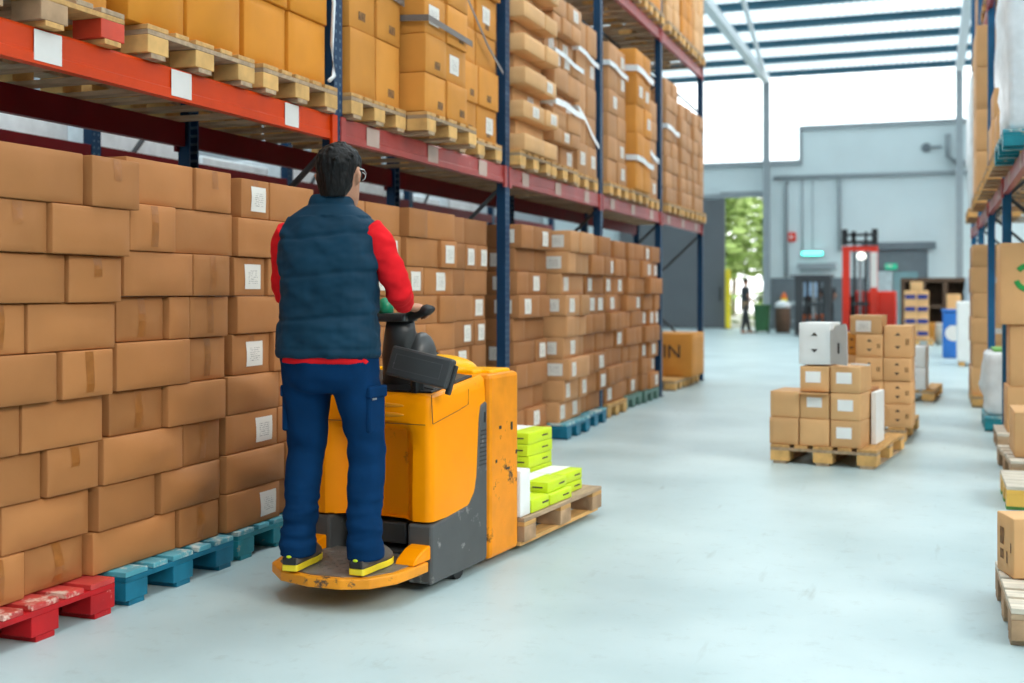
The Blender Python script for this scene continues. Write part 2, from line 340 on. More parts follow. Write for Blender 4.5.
class Shape:
    """a cardboard box: rounded edges, slightly bulging and dented faces; centre of the base is the origin"""
    def __init__(s, dx, dy, dz, seed=0, bulge=0.006, dent=0.006, r=0.005, n=5):
        s.h = (dx / 2, dy / 2, dz / 2); s.r = r; s.seed = seed; s.bulge = bulge; s.dent = dent; s.n = n
    def pos(s, p, out=0.0, axis=None):
        h = s.h; r = s.r
        q = Vector([max(-(h[i] - r), min(h[i] - r, p[i])) for i in range(3)])
        d = Vector(p) - q
        v = q + d.normalized() * r if d.length > 1e-9 else Vector(p)
        f = [abs(p[i]) / h[i] for i in range(3)]
        for ax in (0, 1):                       # only the upright faces swell
            if f[ax] > 0.98:
                o1, o2 = (1 - ax), 2
                k = max(0, 1 - f[o1] ** 2) * max(0, 1 - f[o2] ** 2)
                nz = noise.noise(Vector((p[o1] * 6 + s.seed * 3.1, p[2] * 9, s.seed * 1.7 + ax)))
                sg = 1 if p[ax] > 0 else -1
                lim = 1.0 if ax == 0 else 0.35
                v[ax] += sg * (s.bulge * k + s.dent * nz * (0.3 + 0.7 * k) * min(1, 4 * (1 - f[o1]) + .15)) * lim
        if axis is not None: v[axis] += out * (1 if p[axis] > 0 else -1)
        v.z += h[2]
        return v
    def body(s):
        X = [axis_pts(s.h[i], s.r, s.n) for i in range(3)]
        idx = {}; vs = []; fs = []
        def V(i, j, k):
            key = (i, j, k)
            if key not in idx: idx[key] = len(vs); vs.append(tuple(s.pos((X[0][i], X[1][j], X[2][k]))))
            return idx[key]
        m = s.n + 2
        for a in range(m):
            for b in range(m):
                fs.append((V(m, a, b), V(m, a + 1, b), V(m, a + 1, b + 1), V(m, a, b + 1)))
                fs.append((V(0, a, b), V(0, a, b + 1), V(0, a + 1, b + 1), V(0, a + 1, b)))
                fs.append((V(a, 0, b), V(a + 1, 0, b), V(a + 1, 0, b + 1), V(a, 0, b + 1)))
                fs.append((V(a, m, b), V(a, m, b + 1), V(a + 1, m, b + 1), V(a + 1, m, b)))
                fs.append((V(a, b, 0), V(a, b + 1, 0), V(a + 1, b + 1, 0), V(a + 1, b, 0)))
                fs.append((V(a, b, m), V(a + 1, b, m), V(a + 1, b + 1, m), V(a, b + 1, m)))
        g = G(); g.add(vs, fs); return g
    def patch(s, face, u0, u1, z0, z1, out=0.0012, nu=3, nz=5):
        """a sheet stuck to face 'x+' or 'y-' (u along the other horizontal axis, z from the base)"""
        ax = 0 if face[0] == 'x' else 1; sg = 1 if face[1] == '+' else -1
        g = G(); vs = []; fs = []; uv = []
        flip = (ax == 1) == (sg > 0)
        for j in range(nz + 1):
            for i in range(nu + 1):
                u = u0 + (u1 - u0) * i / nu; z = z0 + (z1 - z0) * j / nz - s.h[2]
                p = [0, 0, z]; p[ax] = sg * s.h[ax]; p[1 - ax] = u
                vs.append(tuple(s.pos(p, out, ax))); uv.append((i / nu, j / nz))
        for j in range(nz):
            for i in range(nu):
                a = j * (nu + 1) + i; q = (a, a + 1, a + nu + 2, a + nu + 1)
                fs.append(q[::-1] if flip else q)
        g.add(vs, fs); g.uvs = uv; return g

def sheet(name, g, m, parent, label=None):
    me = g.mesh(name); l = me.uv_layers.new(name='UVMap')
    for lp in me.loops: l.data[lp.index].uv = g.uvs[lp.vertex_index]
    return ob(name, me, m, parent, smooth=True, label=label)

NB = [0]
def carton(name, label, group, loc, dx, dy, dz, m='kraft', rz=0.0, tape=False, stick=None, side=None, cat='box', bulge=0.006, dent=0.005, n=5, tape_full=True, marks=None, far=False):
    """dx deep, dy wide (front faces +x)"""
    NB[0] += 1
    sh = Shape(dx, dy, dz, NB[0], bulge, dent, r=0.005, n=n)
    parts = (tape or stick or side or marks) and not far
    if parts:
        o = root(name, loc, label, cat, group, rz)
        ob('carton_body', sh.body(), M[m], o, smooth=True)
        if tape:
            c = 0.0; w = 0.024
            sheet('packing_tape', sh.patch('x+', c - w, c + w, 0.02 if tape_full else dz * 0.55, dz - 0.004), M['tape'], o)
        if stick:
            u, z, w, h = stick
            sheet('shipping_label', sh.patch('x+', u - w / 2, u + w / 2, z - h / 2, z + h / 2, 0.0022), M['whitelabel' if stick[2] == 0.115 else 'label'], o)
        if side:
            u, z, w, h = side
            sheet('shipping_label', sh.patch('y-', u - w / 2, u + w / 2, z - h / 2, z + h / 2, 0.0022), M['label'], o)
        return o
    o = ob(name, sh.body(), M[m], None, loc, rz, smooth=True)
    return tag(o, label, cat, group)

ORD = ['bottom', 'second', 'third', 'fourth', 'fifth', 'sixth', 'seventh', 'eighth', 'ninth', 'tenth', 'eleventh', 'twelfth']
def posword(i, n):
    if n == 1: return ''
    if n == 2: return ('near end', 'far end')[i]
    if n == 3: return ('near end', 'middle', 'far end')[i]
    return ('near end', 'near middle', 'far middle', 'far end')[i]

def stack(phrase, group, xf, z0, rows, depth, m='kraft', h=0.19, look=None, cat='box', name='cardboard_box', tape_short=True, lab=0.0, sidelab=0.0, bulge=0.006, dent=0.005, n=5, far=False, skip=(), jig=0.013, gap=0.010, marks=0.0):
    """rows bottom to top: list of (y0,y1) spans; xf(k) gives the front plane of layer k"""
    z = z0; R = random.Random(phrase)
    for k, row in enumerate(rows):
        hh = h[k] if hasattr(h, '__len__') else h
        for i, sp in enumerate(row):
            if (k, i) in skip: continue
            y0, y1 = sp[0] + gap / 2, sp[1] - gap / 2
            w = y1 - y0; dz = hh - 0.003
            xo = xf(k) + R.uniform(-jig, jig)
            short = w < 0.37 and w > 0.2
            tp = tape_short and short
            st = sd = None
            opt = sp[2] if len(sp) > 2 else {}
            if opt.get('lab') or R.random() < lab:
                lw = min(0.155, w * 0.55); st = (opt.get('lu', R.uniform(-0.25, 0.25) * (w - lw)), dz * 0.5, lw, min(0.125, dz * 0.66))
            if i == 0 and (opt.get('side') or R.random() < sidelab): sd = (depth / 2 - 0.14, dz * 0.5, 0.15, min(0.11, dz * .6))
            mm = opt.get('m', m); tp = opt.get('tape', tp)
            size = 'wide' if w >= 0.37 else 'narrow'
            ad = 'labelled' if (st or sd) and not far else ('taped' if tp and not far else 'plain')
            top = 'top' if k == len(rows) - 1 else ORD[k]
            pw = posword(i, len(row))
            lb = f"{size} {ad} brown box, {pw + ' of ' if pw else ''}{top} layer, {phrase}"
            tr = tp and R.random() < 0.75
            mk = marks and R.random() < marks
            o = carton(name, lb, group, (xo - depth / 2, (y0 + y1) / 2, z), depth, w, dz, mm, R.uniform(-1, 1) * (.012 if jig > .02 else .005), tp, st, sd, cat, opt.get('bulge', bulge), opt.get('dent', dent), n, tr, marks=mk, far=far)
            if mk:
                g = Shape(depth, w, dz, NB[0], bulge, dent, r=0.005, n=n); u = R.uniform(-.3, .1) * w
                sheet('printed_mark', g.patch('x+', u, u + min(.09, w * .3), dz * .15, dz * .15 + .05, 0.0015), M['fadedprint'], o)
        z += hh
    return z

# ------------------------------------------------------------------ pallets
PCACHE = {}
def pallet(label, group, loc, rz=0.0, deck='wood', under='oldwood', block='wood_end', L=1.2, W=0.8, blocks=None, skid=None, name='wooden_pallet', cat='pallet', simple=False):  # default underside uses darker wood, painting in the shade below the deck
    """length along x (front end +x), width along y, 0.144 high"""
    o = root(name, loc, label, cat, group, rz)
    key = (deck, under, block, L, W, skid)
    if key not in PCACHE:
        d = {}
        g = G(); bw = [0.145, 0.10, 0.145, 0.10, 0.145]; gap = (W - sum(bw)) / 4; y = -W / 2
        for b in bw: g.box(-L / 2, L / 2, y, y + b, 0.122, 0.144, b=0.003); y += b + gap
        d['top_slats'] = g.mesh('top_slats'); d['top_slats'].materials.append(M[deck])
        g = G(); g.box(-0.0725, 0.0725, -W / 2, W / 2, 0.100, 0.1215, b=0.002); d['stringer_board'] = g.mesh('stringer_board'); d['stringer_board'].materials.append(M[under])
        g = G(); g.box(-0.0725, 0.0725, -0.0725, 0.0725, 0.022, 0.0995, b=0.003); d['block'] = g.mesh('block'); d['block'].materials.append(M[block])
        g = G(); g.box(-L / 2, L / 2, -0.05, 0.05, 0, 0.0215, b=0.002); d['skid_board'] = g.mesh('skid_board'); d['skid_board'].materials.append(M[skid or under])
        PCACHE[key] = d
    d = PCACHE[key]
    ob('top_slats', d['top_slats'], None, o)
    xs = (-L / 2 + 0.0725, 0, L / 2 - 0.0725); ys = (-W / 2 + 0.0725, 0, W / 2 - 0.0725)
    for x in xs: ob('stringer_board', d['stringer_board'], None, o, (x, 0, 0))
    for y in ys: ob('skid_board', d['skid_board'], None, o, (0, y, 0))
    for xi, x in enumerate(xs):
        for yi, y in enumerate(ys):
            me = d['block']
            if blocks and (xi, yi) in blocks:
                me = d['block'].copy(); me.materials.clear(); me.materials.append(M[blocks[(xi, yi)]])
            ob('block', me, None, o, (x, y, 0))
    return o

# ------------------------------------------------------------------ racks
def rack(label, xf, side, ys, levels, beammat, postmat, xdepth=1.05, top=7.2, plates=None, stop_levels=None):
    """xf: front plane; side -1 means the rack extends to -x"""
    r = root('pallet_rack', (xf, ys[0], 0), label, 'rack')
    y0 = ys[0]
    gp = G()
    pr = [(-0.05, 0), (0.05, 0), (0.05, side * 0.075), (0.032, side * 0.075), (0.032, side * 0.012), (-0.032, side * 0.012), (-0.032, side * 0.075), (-0.05, side * 0.075)]
    gp.prism([(p[1], p[0]) for p in pr], 0.008, top, 'z')
    pme = gp.mesh('upright_post'); pme.materials.append(M[postmat])
    gb = G(); gb.box(-0.06, 0.06, -0.07, 0.07, 0, 0.008); bme = gb.mesh('base_plate'); bme.materials.append(M['darksteel'])
    for y in ys:
        for x, s in ((0, 1), (side * xdepth, -1)):
            p = ob('upright_post', pme, None, r, (x, y - y0, 0))
            if s < 0: p.rotation_euler = (0, 0, PI)
            ob('base_plate', bme, None, p, (side * 0.04 * 1, 0, 0))
        zz = 0.4
        k = 0
        while zz < top - 1.0:
            a, b = (side * 0.07, side * (xdepth - 0.07))
            if k % 2: a, b = b, a
            g = G(); g.tube([(a, 0, zz), (b, 0, zz + 0.85)], 0.018, 6)
            ob('frame_brace', g, M['darksteel'], r, (0, y - y0, 0)); zz += 0.9; k += 1
    for bi in range(len(ys) - 1):
        for li, z in enumerate(levels):
            if stop_levels and not stop_levels(bi, li): continue
            for front in (True, False):
                if side < 0: xx = -0.052 if front else -xdepth + 0.002
                else: xx = 0.002 if front else xdepth - 0.052
                a, b = ys[bi] - y0 + 0.053, ys[bi + 1] - y0 - 0.053
                # stepped box profile: the lower lip stands a little proud
                fx = 1 if (side < 0) == front else -1
                c = xx + 0.025
                prof = [(-0.024, 0), (0.024, 0), (0.024, 0.040), (0.019, 0.046), (0.019, 0.128), (0.012, BEAM_HT), (-0.024, BEAM_HT)]
                g = G(); g.prism([(c + fx * p[0], z + p[1]) for p in prof], a, b, 'y')
                mm = beammat(bi, li, front)
                bo = ob('shelf_beam', g, M[mm], r)
                for e, ye in ((0, a), (1, b)):
                    g = G(); yb = (ye, ye + 0.028) if e == 0 else (ye - 0.028, ye)
                    g.box(c + fx * 0.018, c + fx * 0.036, yb[0] - (0.03 if e == 0 else 0), yb[1] + (0.03 if e else 0), z - 0.03, z + 0.1385)
                    ob('end_connector', g, M[mm], bo)
                if front and plates and plates.get((bi, li)):
                    for (yp, w, hh, z1) in plates[(bi, li)]:
                        g = G(); g.box(c + fx * 0.0242, c + fx * 0.0262, yp - y0 - w / 2, yp - y0 + w / 2, z + z1, z + z1 + hh)
                        ob('location_plate', g, M['plainwhite' if w < .16 else 'dullplate'], bo, label='blank whitish location label plate')
    return r

LY = [3.11 + PITCH * k for k in range(6)]
RY = [8.46 + PITCH * k for k in range(5)]
pl = {(0, 0): [(3.62, 0.15, 0.118, 0.012), (4.47, 0.15, 0.118, 0.012), (5.44, 0.14, 0.118, 0.012)]}
for bi in range(1, 5):
    b0 = LY[bi]
    pl[(bi, 0)] = [(b0 + 0.45, 0.17, 0.11, 0.015), (b0 + 1.36, 0.17, 0.11, 0.015), (b0 + 2.3, 0.17, 0.11, 0.015)]
rack('tall blue and red pallet rack behind the yellow truck, loaded along the whole aisle', LX, -1, LY, [BEAM_B, BEAM2_B],
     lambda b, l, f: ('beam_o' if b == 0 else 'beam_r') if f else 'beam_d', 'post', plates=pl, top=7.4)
plr = {(b, 0): [(RY[b] + 0.6, 0.16, 0.1, 0.02), (RY[b] + 1.9, 0.16, 0.1, 0.02)] for b in range(4)}
rack('blue and red pallet rack across the aisle, beside the sun-bleached floor pallets', RX, 1, RY, [BEAM_B, BEAM2_B],
     lambda b, l, f: 'beam_r' if f else 'beam_r', 'post_r', plates=plr, top=7.4)
# ------------------------------------------------------------------ floor stacks of the big rack
def lin(a, b, n): return lambda k: a + (b - a) * k / (n - 1)
gF = 'brown boxes stacked on the floor pallets of the big rack'
gP = 'painted floor pallets under the big rack'
def px(loc_front, y0, y1): return (loc_front - 0.6, (y0 + y1) / 2, 0)
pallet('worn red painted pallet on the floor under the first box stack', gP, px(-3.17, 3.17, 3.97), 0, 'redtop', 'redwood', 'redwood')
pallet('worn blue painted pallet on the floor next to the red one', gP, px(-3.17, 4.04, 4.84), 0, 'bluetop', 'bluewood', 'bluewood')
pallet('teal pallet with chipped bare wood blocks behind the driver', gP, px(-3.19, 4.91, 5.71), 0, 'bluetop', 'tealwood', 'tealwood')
rows1 = [  # bottom to top
    [(3.29, 3.575), (3.59, 3.925, {'bulge': 0.02, 'dent': 0.018})], [(3.20, 3.44), (3.455, 3.935, {'bulge': 0.034, 'dent': 0.022})], [(3.18, 3.64), (3.645, 3.95)], [(3.22, 3.50), (3.505, 3.965)],
    [(3.20, 3.66), (3.675, 3.98)], [(3.22, 3.50), (3.505, 4.01)], [(3.24, 3.69), (3.705, 4.025)], [(3.25, 3.57), (3.575, 4.035)], [(3.26, 3.765), (3.78, 4.085)]]
def sc(rows, fn): return [[tuple([fn(k, s[0]), fn(k, s[1])] + list(s[2:])) for s in r] for k, r in enumerate(rows)]
stack('stack on red pallet', gF, lin(-3.27, -3.13, 9), 0.146, rows1, 0.95, h=[0.182, 0.19, 0.19, 0.19, 0.19, 0.19, 0.19, 0.195, 0.205], n=8, bulge=0.008, dent=0.010, jig=0.022)
A = {'m': 'kraft2'}
rows2 = [
    [(3.94, 4.50, {'bulge': 0.02, 'dent': 0.02}), (4.505, 4.82)], [(3.95, 4.335), (4.365, 4.83, {'bulge': 0.034, 'dent': 0.022})], [(3.975, 4.525, {'bulge': 0.025, 'dent': 0.015}), (4.53, 4.83)], [(4.02, 4.385), (4.39, 4.845)],
    [(4.03, 4.55), (4.555, 4.88)], [(4.06, 4.385), (4.39, 4.555, {'tape': False}), (4.56, 4.875)], [(4.06, 4.56), (4.565, 4.86)], [(4.09, 4.42), (4.435, 4.92)], [(4.10, 4.59), (4.60, 4.90)]]
stack('stack on blue pallet', gF, lin(-3.245, -3.205, 9), 0.146, rows2, 0.95, h=[0.178, 0.19, 0.198, 0.19, 0.205, 0.195, 0.195, 0.205, 0.2], n=8, bulge=0.008, dent=0.010, jig=0.022)
b = {'lab': 1, 'lu': 0.02}; s_ = {'side': 1, 'tape': False, 'bulge': 0.028, 'dent': 0.018}
rows3 = [
    [(4.85, 5.345, {'lab': 1, 'lu': 0.12}), (5.35, 5.66)], [(4.85, 5.40, s_), (5.405, 5.66)], [(4.86, 5.34, {'lab': 1, 'lu': 0.1}), (5.345, 5.66)], [(4.87, 5.36, s_), (5.365, 5.66)],
    [(4.94, 5.29, b), (5.295, 5.66)], [(4.95, 5.36), (5.365, 5.66)], [(4.94, 5.22, b), (5.225, 5.66)], [(4.94, 5.47), (5.475, 5.70)], [(4.97, 5.24, b), (5.245, 5.70)]]
stack('stack on teal pallet', gF, lin(-3.23, -3.22, 9), 0.146, rows3, 0.95, h=[0.188, 0.19, 0.192, 0.19, 0.205, 0.19, 0.195, 0.195, 0.198], n=7, bulge=0.007, dent=0.008, jig=0.022)

def rnd_rows(seed, y0, y1, n, lean=0.0, a=0.36, b=0.62, three=False):
    R = random.Random(seed); out = []
    for k in range(n):
        l = lean * k / n + R.uniform(-.012, .012)
        f = a if k % 2 == 0 else b
        f += R.uniform(-.03, .03)
        yy0, yy1 = y0 + max(0, l), y1 + min(0, l)
        if three and k % 3 == 1:
            out.append([(yy0, yy0 + (yy1 - yy0) * .33), (yy0 + (yy1 - yy0) * .335, yy0 + (yy1 - yy0) * .66), (yy0 + (yy1 - yy0) * .665, yy1)])
        else:
            m_ = yy0 + (yy1 - yy0) * f
            out.append([(yy0, m_ - .003), (m_ + .003, yy1)])
    return out
# visible above and around the driver and the truck
fl = [  # phrase, y0, y1, xfront bottom, xfront top, lab, side, pallet colours, pallet words, skip lower rows hidden by truck, top z
    ('stack behind red sleeve', 6.05, 6.86, -3.24, -3.22, 0.35, 0.0, ('wood', 'wood', 'wood_end'), 3),
    ('stack beyond the tiller', 6.9, 7.72, -3.22, -3.20, 0.35, 0.0, ('wood', 'wood', 'wood_end'), 2),
    ('stack before second blue post', 7.8, 8.55, -3.32, -3.28, 0.4, 0.2, ('wood', 'wood', 'wood_end'), 2),
    ('stack past second blue post', 8.92, 9.78, -3.20, -3.16, 0.4, 0.9, ('wood', 'wood', 'wood_end'), 0),
    ('stack on the nearer bright blue pallet', 9.93, 10.68, -3.10, -3.06, 0.4, 0.55, ('bluetop', 'bluewood', 'bluewood'), 0),
    ('stack on the farther bright blue pallet', 10.73, 11.5, -3.16, -3.10, 0.4, 0.1, ('bluetop', 'bluewood', 'bluewood'), 0),
    ('stack on the bare wood floor pallet', 11.78, 12.58, -3.22, -3.18, 0.5, 0.0, ('wood', 'wood', 'wood_end'), 0),
    ('stack on the first green pallet', 12.68, 13.46, -3.26, -3.16, 0.5, 0.3, ('greenwood', 'greenwood', 'greenwood'), 0),
    ('stack on the second green pallet', 13.52, 14.30, -3.24, -3.16, 0.4, 0.0, ('greenwood', 'greenwood', 'greenwood'), 0),
]
pw_ = ['bare wood pallet on the floor behind the truck tiller', 'bare wood pallet on the floor hidden beside the truck hood', 'bare wood floor pallet before the second blue post',
       'pale wood floor pallet by the lime cartons and blue post', 'bright blue floor pallet at the near end of its pair', 'bright blue floor pallet next to the bare wood one',
       'orange bare wood floor pallet between blue and green pallets', 'dull green floor pallet next to the bare wood one', 'dull green floor pallet nearer the low printed carton']
for q, (ph, y0, y1, xa, xb, lab, sd, pm, skp) in enumerate(fl):
    rw = rnd_rows(q + 11, y0, y1, 9, 0.03 * ((q % 3) - 1), three=(q % 2 == 0))
    sk = set((k, i) for k in range(skp) for i in range(3))
    far = q >= 7
    stack(ph, gF, (lambda q: (lambda k: xa + (xb - xa) * k / 8 + 0.03 * math.sin(k * 2.1 + q)))(q) if q > 2 else lin(xa, xb, 9), 0.146, rw, 0.95, m='kraft2' if q in (2, 3) else ('buff' if q == 4 else 'kraft'),
          h=0.192, lab=lab * (0.6 if q > 4 else 1), sidelab=sd, n=4, skip=sk, tape_short=False, jig=0.03 if q > 3 else 0.015)
    if q >= 3:
        pallet(pw_[q], gP, px(xa + 0.05, y0 + .0, y1), 0, *pm, W=y1 - y0)
# narrow stack past the fourth post and the low carton on its pallet
stack('thin stack past the green pallets', gF, lambda k: -3.55, 0.146, [[(14.62, 14.98)] for k in range(9)], 0.45, m='kraft', h=0.192, lab=0.4, n=3, tape_short=False)
pallet('plain wood floor pallet under the thin stack past the green ones', gP, px(-3.5, 14.56, 15.06), 0, W=0.5)
pallet('orange wood floor pallet under the low printed carton', gP, px(-3.2, 15.3, 16.1), 0)
pallet('wood floor pallet next to the rack end post', gP, px(-3.2, 16.2, 17.0), 0)
o = carton('cardboard_box', 'large low carton with dark print on a floor pallet near the rack end', gF, (-3.5, 16.40, 0.146), 0.8, 0.9, 0.60, 'honey', marks=True, n=4)
def text(name, s, size, m, parent, loc, rot, ext=0.001):
    cu = bpy.data.curves.new(name, 'FONT'); cu.body = s; cu.size = size; cu.extrude = ext; cu.align_x = 'CENTER'; cu.align_y = 'CENTER'
    t = bpy.data.objects.new(name, cu); dg = bpy.context.evaluated_depsgraph_get(); lk(t)
    bpy.context.view_layer.update()
    me = bpy.data.meshes.new_from_object(t.evaluated_get(bpy.context.evaluated_depsgraph_get()))
    bpy.data.objects.remove(t); me.materials.clear()
    r = ob(name, me, m, parent, loc); r.rotation_euler = rot; return r
text('printed_letters', 'IN', 0.26, M['print'], o, (0.12, -0.457, 0.34), (PI / 2, 0, 0))
tag(carton('cardboard_box', 'tall narrow carton beside the low printed one at the rack end', gF, (-3.5, 17.0, 0.146), 0.6, 0.26, 0.56, 'tan', n=4, tape=True), 'tall narrow carton beside the low printed one at the rack end', 'box', gF)

# ------------------------------------------------------------------ shelf loads of the big rack
gU = 'cartons stacked on the first shelf of the big rack'
gQ = 'bare wood pallets on the first shelf of the big rack'
gap_f = 0.002
def shelf_pallet(y0, y1, xfr, words, z=SHELF_H + 0.001, group=gQ, **k):
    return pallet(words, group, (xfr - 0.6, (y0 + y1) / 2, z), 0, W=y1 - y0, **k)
ZS = SHELF_H + 0.001 + 0.146
shelf_pallet(3.2, 4.02, -3.16, 'brown shelf pallet with one red end block on the orange beam', deck='oldwood', under='wood', block='oldwood_end', blocks={(2, 2): 'redblock'})
shelf_pallet(4.18, 5.02, -3.165, 'pale shelf pallet under bulging big orange cartons on the orange beam')
shelf_pallet(5.10, 5.88, -3.165, 'pale shelf pallet beside the blue post at the end of the orange beam')
def two(y0, y1, n, f=0.5): return [[(y0, y0 + (y1 - y0) * f - .003), (y0 + (y1 - y0) * f + .003, y1)] for k in range(n)]
U = lambda ph, xf, rows, h, m='honey', **k: stack(ph, gU, xf if callable(xf) else (lambda q: xf), ZS, rows, k.pop('depth', 0.55), m=m, h=h, cat='carton', name='shelf_carton', tape_short=False, **k)
U('shelf pallet with the red block', -3.22, two(3.28, 4.0, 2), 0.45)
U('bulging load over the orange beam', -3.21, [[(4.09, 4.49), (4.51, 4.95)], [(4.09, 4.49), (4.51, 4.95)]], 0.45, bulge=0.035, n=6, m='amber')
U('load beside blue post, orange beam', -3.21, [[(5.0, 5.40), (5.415, 5.82)], [(5.0, 5.40), (5.415, 5.82)]], [0.34, 0.36], n=6, bulge=0.012, m='amber')
# second bay
shelf_pallet(6.02, 6.76, -3.15, 'shelf pallet just past the first blue post')
shelf_pallet(6.80, 7.66, -3.02, 'bright yellow shelf pallet jutting out over the faded beam')
shelf_pallet(7.74, 8.64, -3.19, 'shelf pallet just before the second blue post')
U('load past first blue post', -3.19, two(6.06, 6.74, 3), 0.395, n=5, lab=0.35, marks=0.7)
U('jutting load in second bay', -3.03, two(6.79, 7.50, 4, .49), [0.25, 0.25, 0.26, 0.27], n=5, lab=0.35, depth=0.7, marks=0.6)
U('load before second blue post', lambda k: -3.23 + 0.025 * math.sin(k * 2), two(7.76, 8.62, 5, .5), [0.26, 0.29, 0.27, 0.3, 0.28], n=5, lab=0.45, marks=0.6)
# third bay
shelf_pallet(8.9, 9.72, -3.13, 'yellowish shelf pallet just past the second blue post')
shelf_pallet(9.8, 10.62, -3.15, 'shelf pallet under the film-wrapped mixed load')
shelf_pallet(10.7, 11.5, -3.20, 'shelf pallet just before the third blue post')
rg = []
for k in range(11): rg.append([(8.92, 9.46), (9.47, 9.82)] if k % 2 == 0 else [(9.06, 9.80)])
U('flat cartons past second blue post', lambda k: (-3.10 if k % 2 == 0 else -3.24), rg, 0.136, n=3, lab=0.2, m='tan')
rh = []
for k in range(9): rh.append([(9.88, 10.3), (10.31, 10.74)] if k % 2 == 0 else [(9.9, 10.14), (10.15, 10.42), (10.43, 10.72)])
U('film-wrapped mixed load', lambda k: (-3.16 if k % 3 else -3.24), rh, [0.2, .13, .17, .17, .2, .13, .2, .15, .17], m='buff', n=3, lab=0.3)
U('load before third blue post', lambda k: -3.22, two(10.80, 11.5, 5, .5), [0.3, .3, .3, .32, .28], m='buff', n=3, lab=0.2)
# fourth bay
shelf_pallet(11.78, 12.58, -3.15, 'shelf pallet just past the third blue post')
shelf_pallet(12.68, 13.48, -3.13, 'shelf pallet under the tall load with its honey coloured side')
shelf_pallet(13.6, 14.36, -3.2, 'shelf pallet under the lower load before the fourth blue post')
U('load past third blue post', -3.18, two(11.8, 12.56, 6, .5), 0.245, m='buff', n=3, lab=0.3)
U('tall honey-sided load', -3.10, two(12.70, 13.48, 5, .5), 0.315, m='honey', n=3, lab=0.3)
U('lower load before fourth blue post', -3.23, two(13.62, 14.34, 5, .45), 0.24, m='buff', n=3, lab=0.1)
# fifth bay
shelf_pallet(14.68, 15.5, -3.15, 'shelf pallet just past the fourth blue post')
shelf_pallet(15.56, 16.34, -3.15, 'middle shelf pallet of the last bay')
shelf_pallet(16.42, 17.2, -3.13, 'shelf pallet by the end post of the rack')
U('grey netted load past fourth blue post', -3.2, two(14.72, 15.46, 8, .5), 0.20, m='buff', n=3)
U('middle load of last bay', -3.18, two(15.58, 16.32, 7, .5), 0.2, m='buff', n=3)
U('load by the end post', -3.17, two(16.44, 17.18, 7, .5), 0.2, m='buff', n=3)
# second shelf
gV = 'cartons stacked on the second shelf of the big rack'; gW = 'bare wood pallets on the second shelf of the big rack'
Z2 = BEAM2_B + BEAM_HT + 0.001
yy = [(8.9, 9.7, 'over the second blue post'), (9.8, 10.6, 'over the flat cartons'), (10.7, 11.5, 'over the film-wrapped load'), (11.78, 12.58, 'just past third blue post'), (12.68, 13.48, 'over the tall honey-sided load'), (13.6, 14.38, 'before fourth blue post'), (14.68, 15.48, 'just past fourth blue post'), (15.56, 16.34, 'middle of last bay'), (16.42, 17.2, 'by the end post')]
for q, (y0, y1, w) in enumerate(yy):
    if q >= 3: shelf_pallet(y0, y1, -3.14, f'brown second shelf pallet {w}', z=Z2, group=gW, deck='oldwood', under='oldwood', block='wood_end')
    if q >= 4:
        stack(f'second shelf {w}', gV, lambda k: -3.17, Z2 + 0.146, two(y0 + .02, y1 - .02, 4 if q > 5 else 2, .5), 0.55, m='honey' if q % 2 else 'tan', h=0.27 if q != 6 else 0.24, cat='carton', name='shelf_carton', tape_short=False, n=3)

# straps and film bands on shelf loads
def band(name, label, cat, pts, w, m, group=None, out=0.0):
    """an upright strip of width w following a polyline of (x,y,z) centre points"""
    g = G(); vs = []; fs = []
    for p in pts: vs += [(p[0], p[1], p[2] - w / 2), (p[0], p[1], p[2] + w / 2)]
    for i in range(len(pts) - 1): fs.append((2 * i, 2 * i + 2, 2 * i + 3, 2 * i + 1))
    g.add(vs, fs)
    o = ob(name, g, m)
    so = o.modifiers.new('s', 'SOLIDIFY'); so.thickness = 0.003
    return tag(o, label, cat, group)
gS = 'straps and film bands round the shelf cartons'
band('plastic_strap', 'grey strap round the load past the first blue post', 'strap', [(-3.7, 6.04, 3.20), (-3.16, 6.04, 3.20), (-3.16, 6.76, 3.16)], 0.045, M['strap'], gS)
band('plastic_strap', 'grey strap round the jutting second bay load', 'strap', [(-3.7, 6.765, 3.10), (-2.995, 6.765, 3.06), (-2.995, 7.52, 3.04)], 0.04, M['strap'], gS)
band('plastic_strap', 'dark strap slanting over cartons before the second blue post', 'strap', [(-3.4, 7.75, 3.62), (-3.18, 7.75, 3.55), (-3.18, 8.3, 3.2), (-3.18, 8.64, 3.05)], 0.03, M['strap'], gS)
def fb(lbl, x, y0, y1, z0, z1, w): band('film_band', lbl, 'film', [(x - .3, y0 - .004, z0 + .02), (x + .001, y0 - .004, z0), (x, (y0 * 2 + y1) / 3, z0 * .67 + z1 * .33 + .012), (x, (y0 + 2 * y1) / 3, z0 * .33 + z1 * .67 - .008), (x, y1, z1)], w * .62, M['wrapwhite'], gS)
fb('glossy white film band high on the mixed load', -3.135, 9.86, 10.76, 3.47, 3.43, 0.07)
fb('glossy white film band at mid height of the mixed load', -3.132, 9.86, 10.76, 3.02, 3.0, 0.09)
fb('white film band across load before the third blue post, sloping down', -3.195, 10.79, 11.52, 3.1, 2.8, 0.07)
fb('white film band across load before the third blue post, upper', -3.195, 10.79, 11.52, 3.68, 3.62, 0.08)
fb('white film band round load past the third blue post', -3.155, 11.79, 12.58, 3.72, 3.68, 0.09)
fb('white film band round the tall honey-sided load near its top', -3.075, 12.69, 13.5, 3.82, 3.78, 0.11)
fb('white film band low on the tall honey-sided load', -3.075, 12.69, 13.5, 2.82, 2.78, 0.10)
fb('white film band across the lower load before fourth blue post', -3.205, 13.61, 14.36, 3.05, 2.95, 0.10)
fb('white film band round the netted load past the fourth blue post', -3.175, 14.71, 15.48, 3.45, 3.42, 0.10)
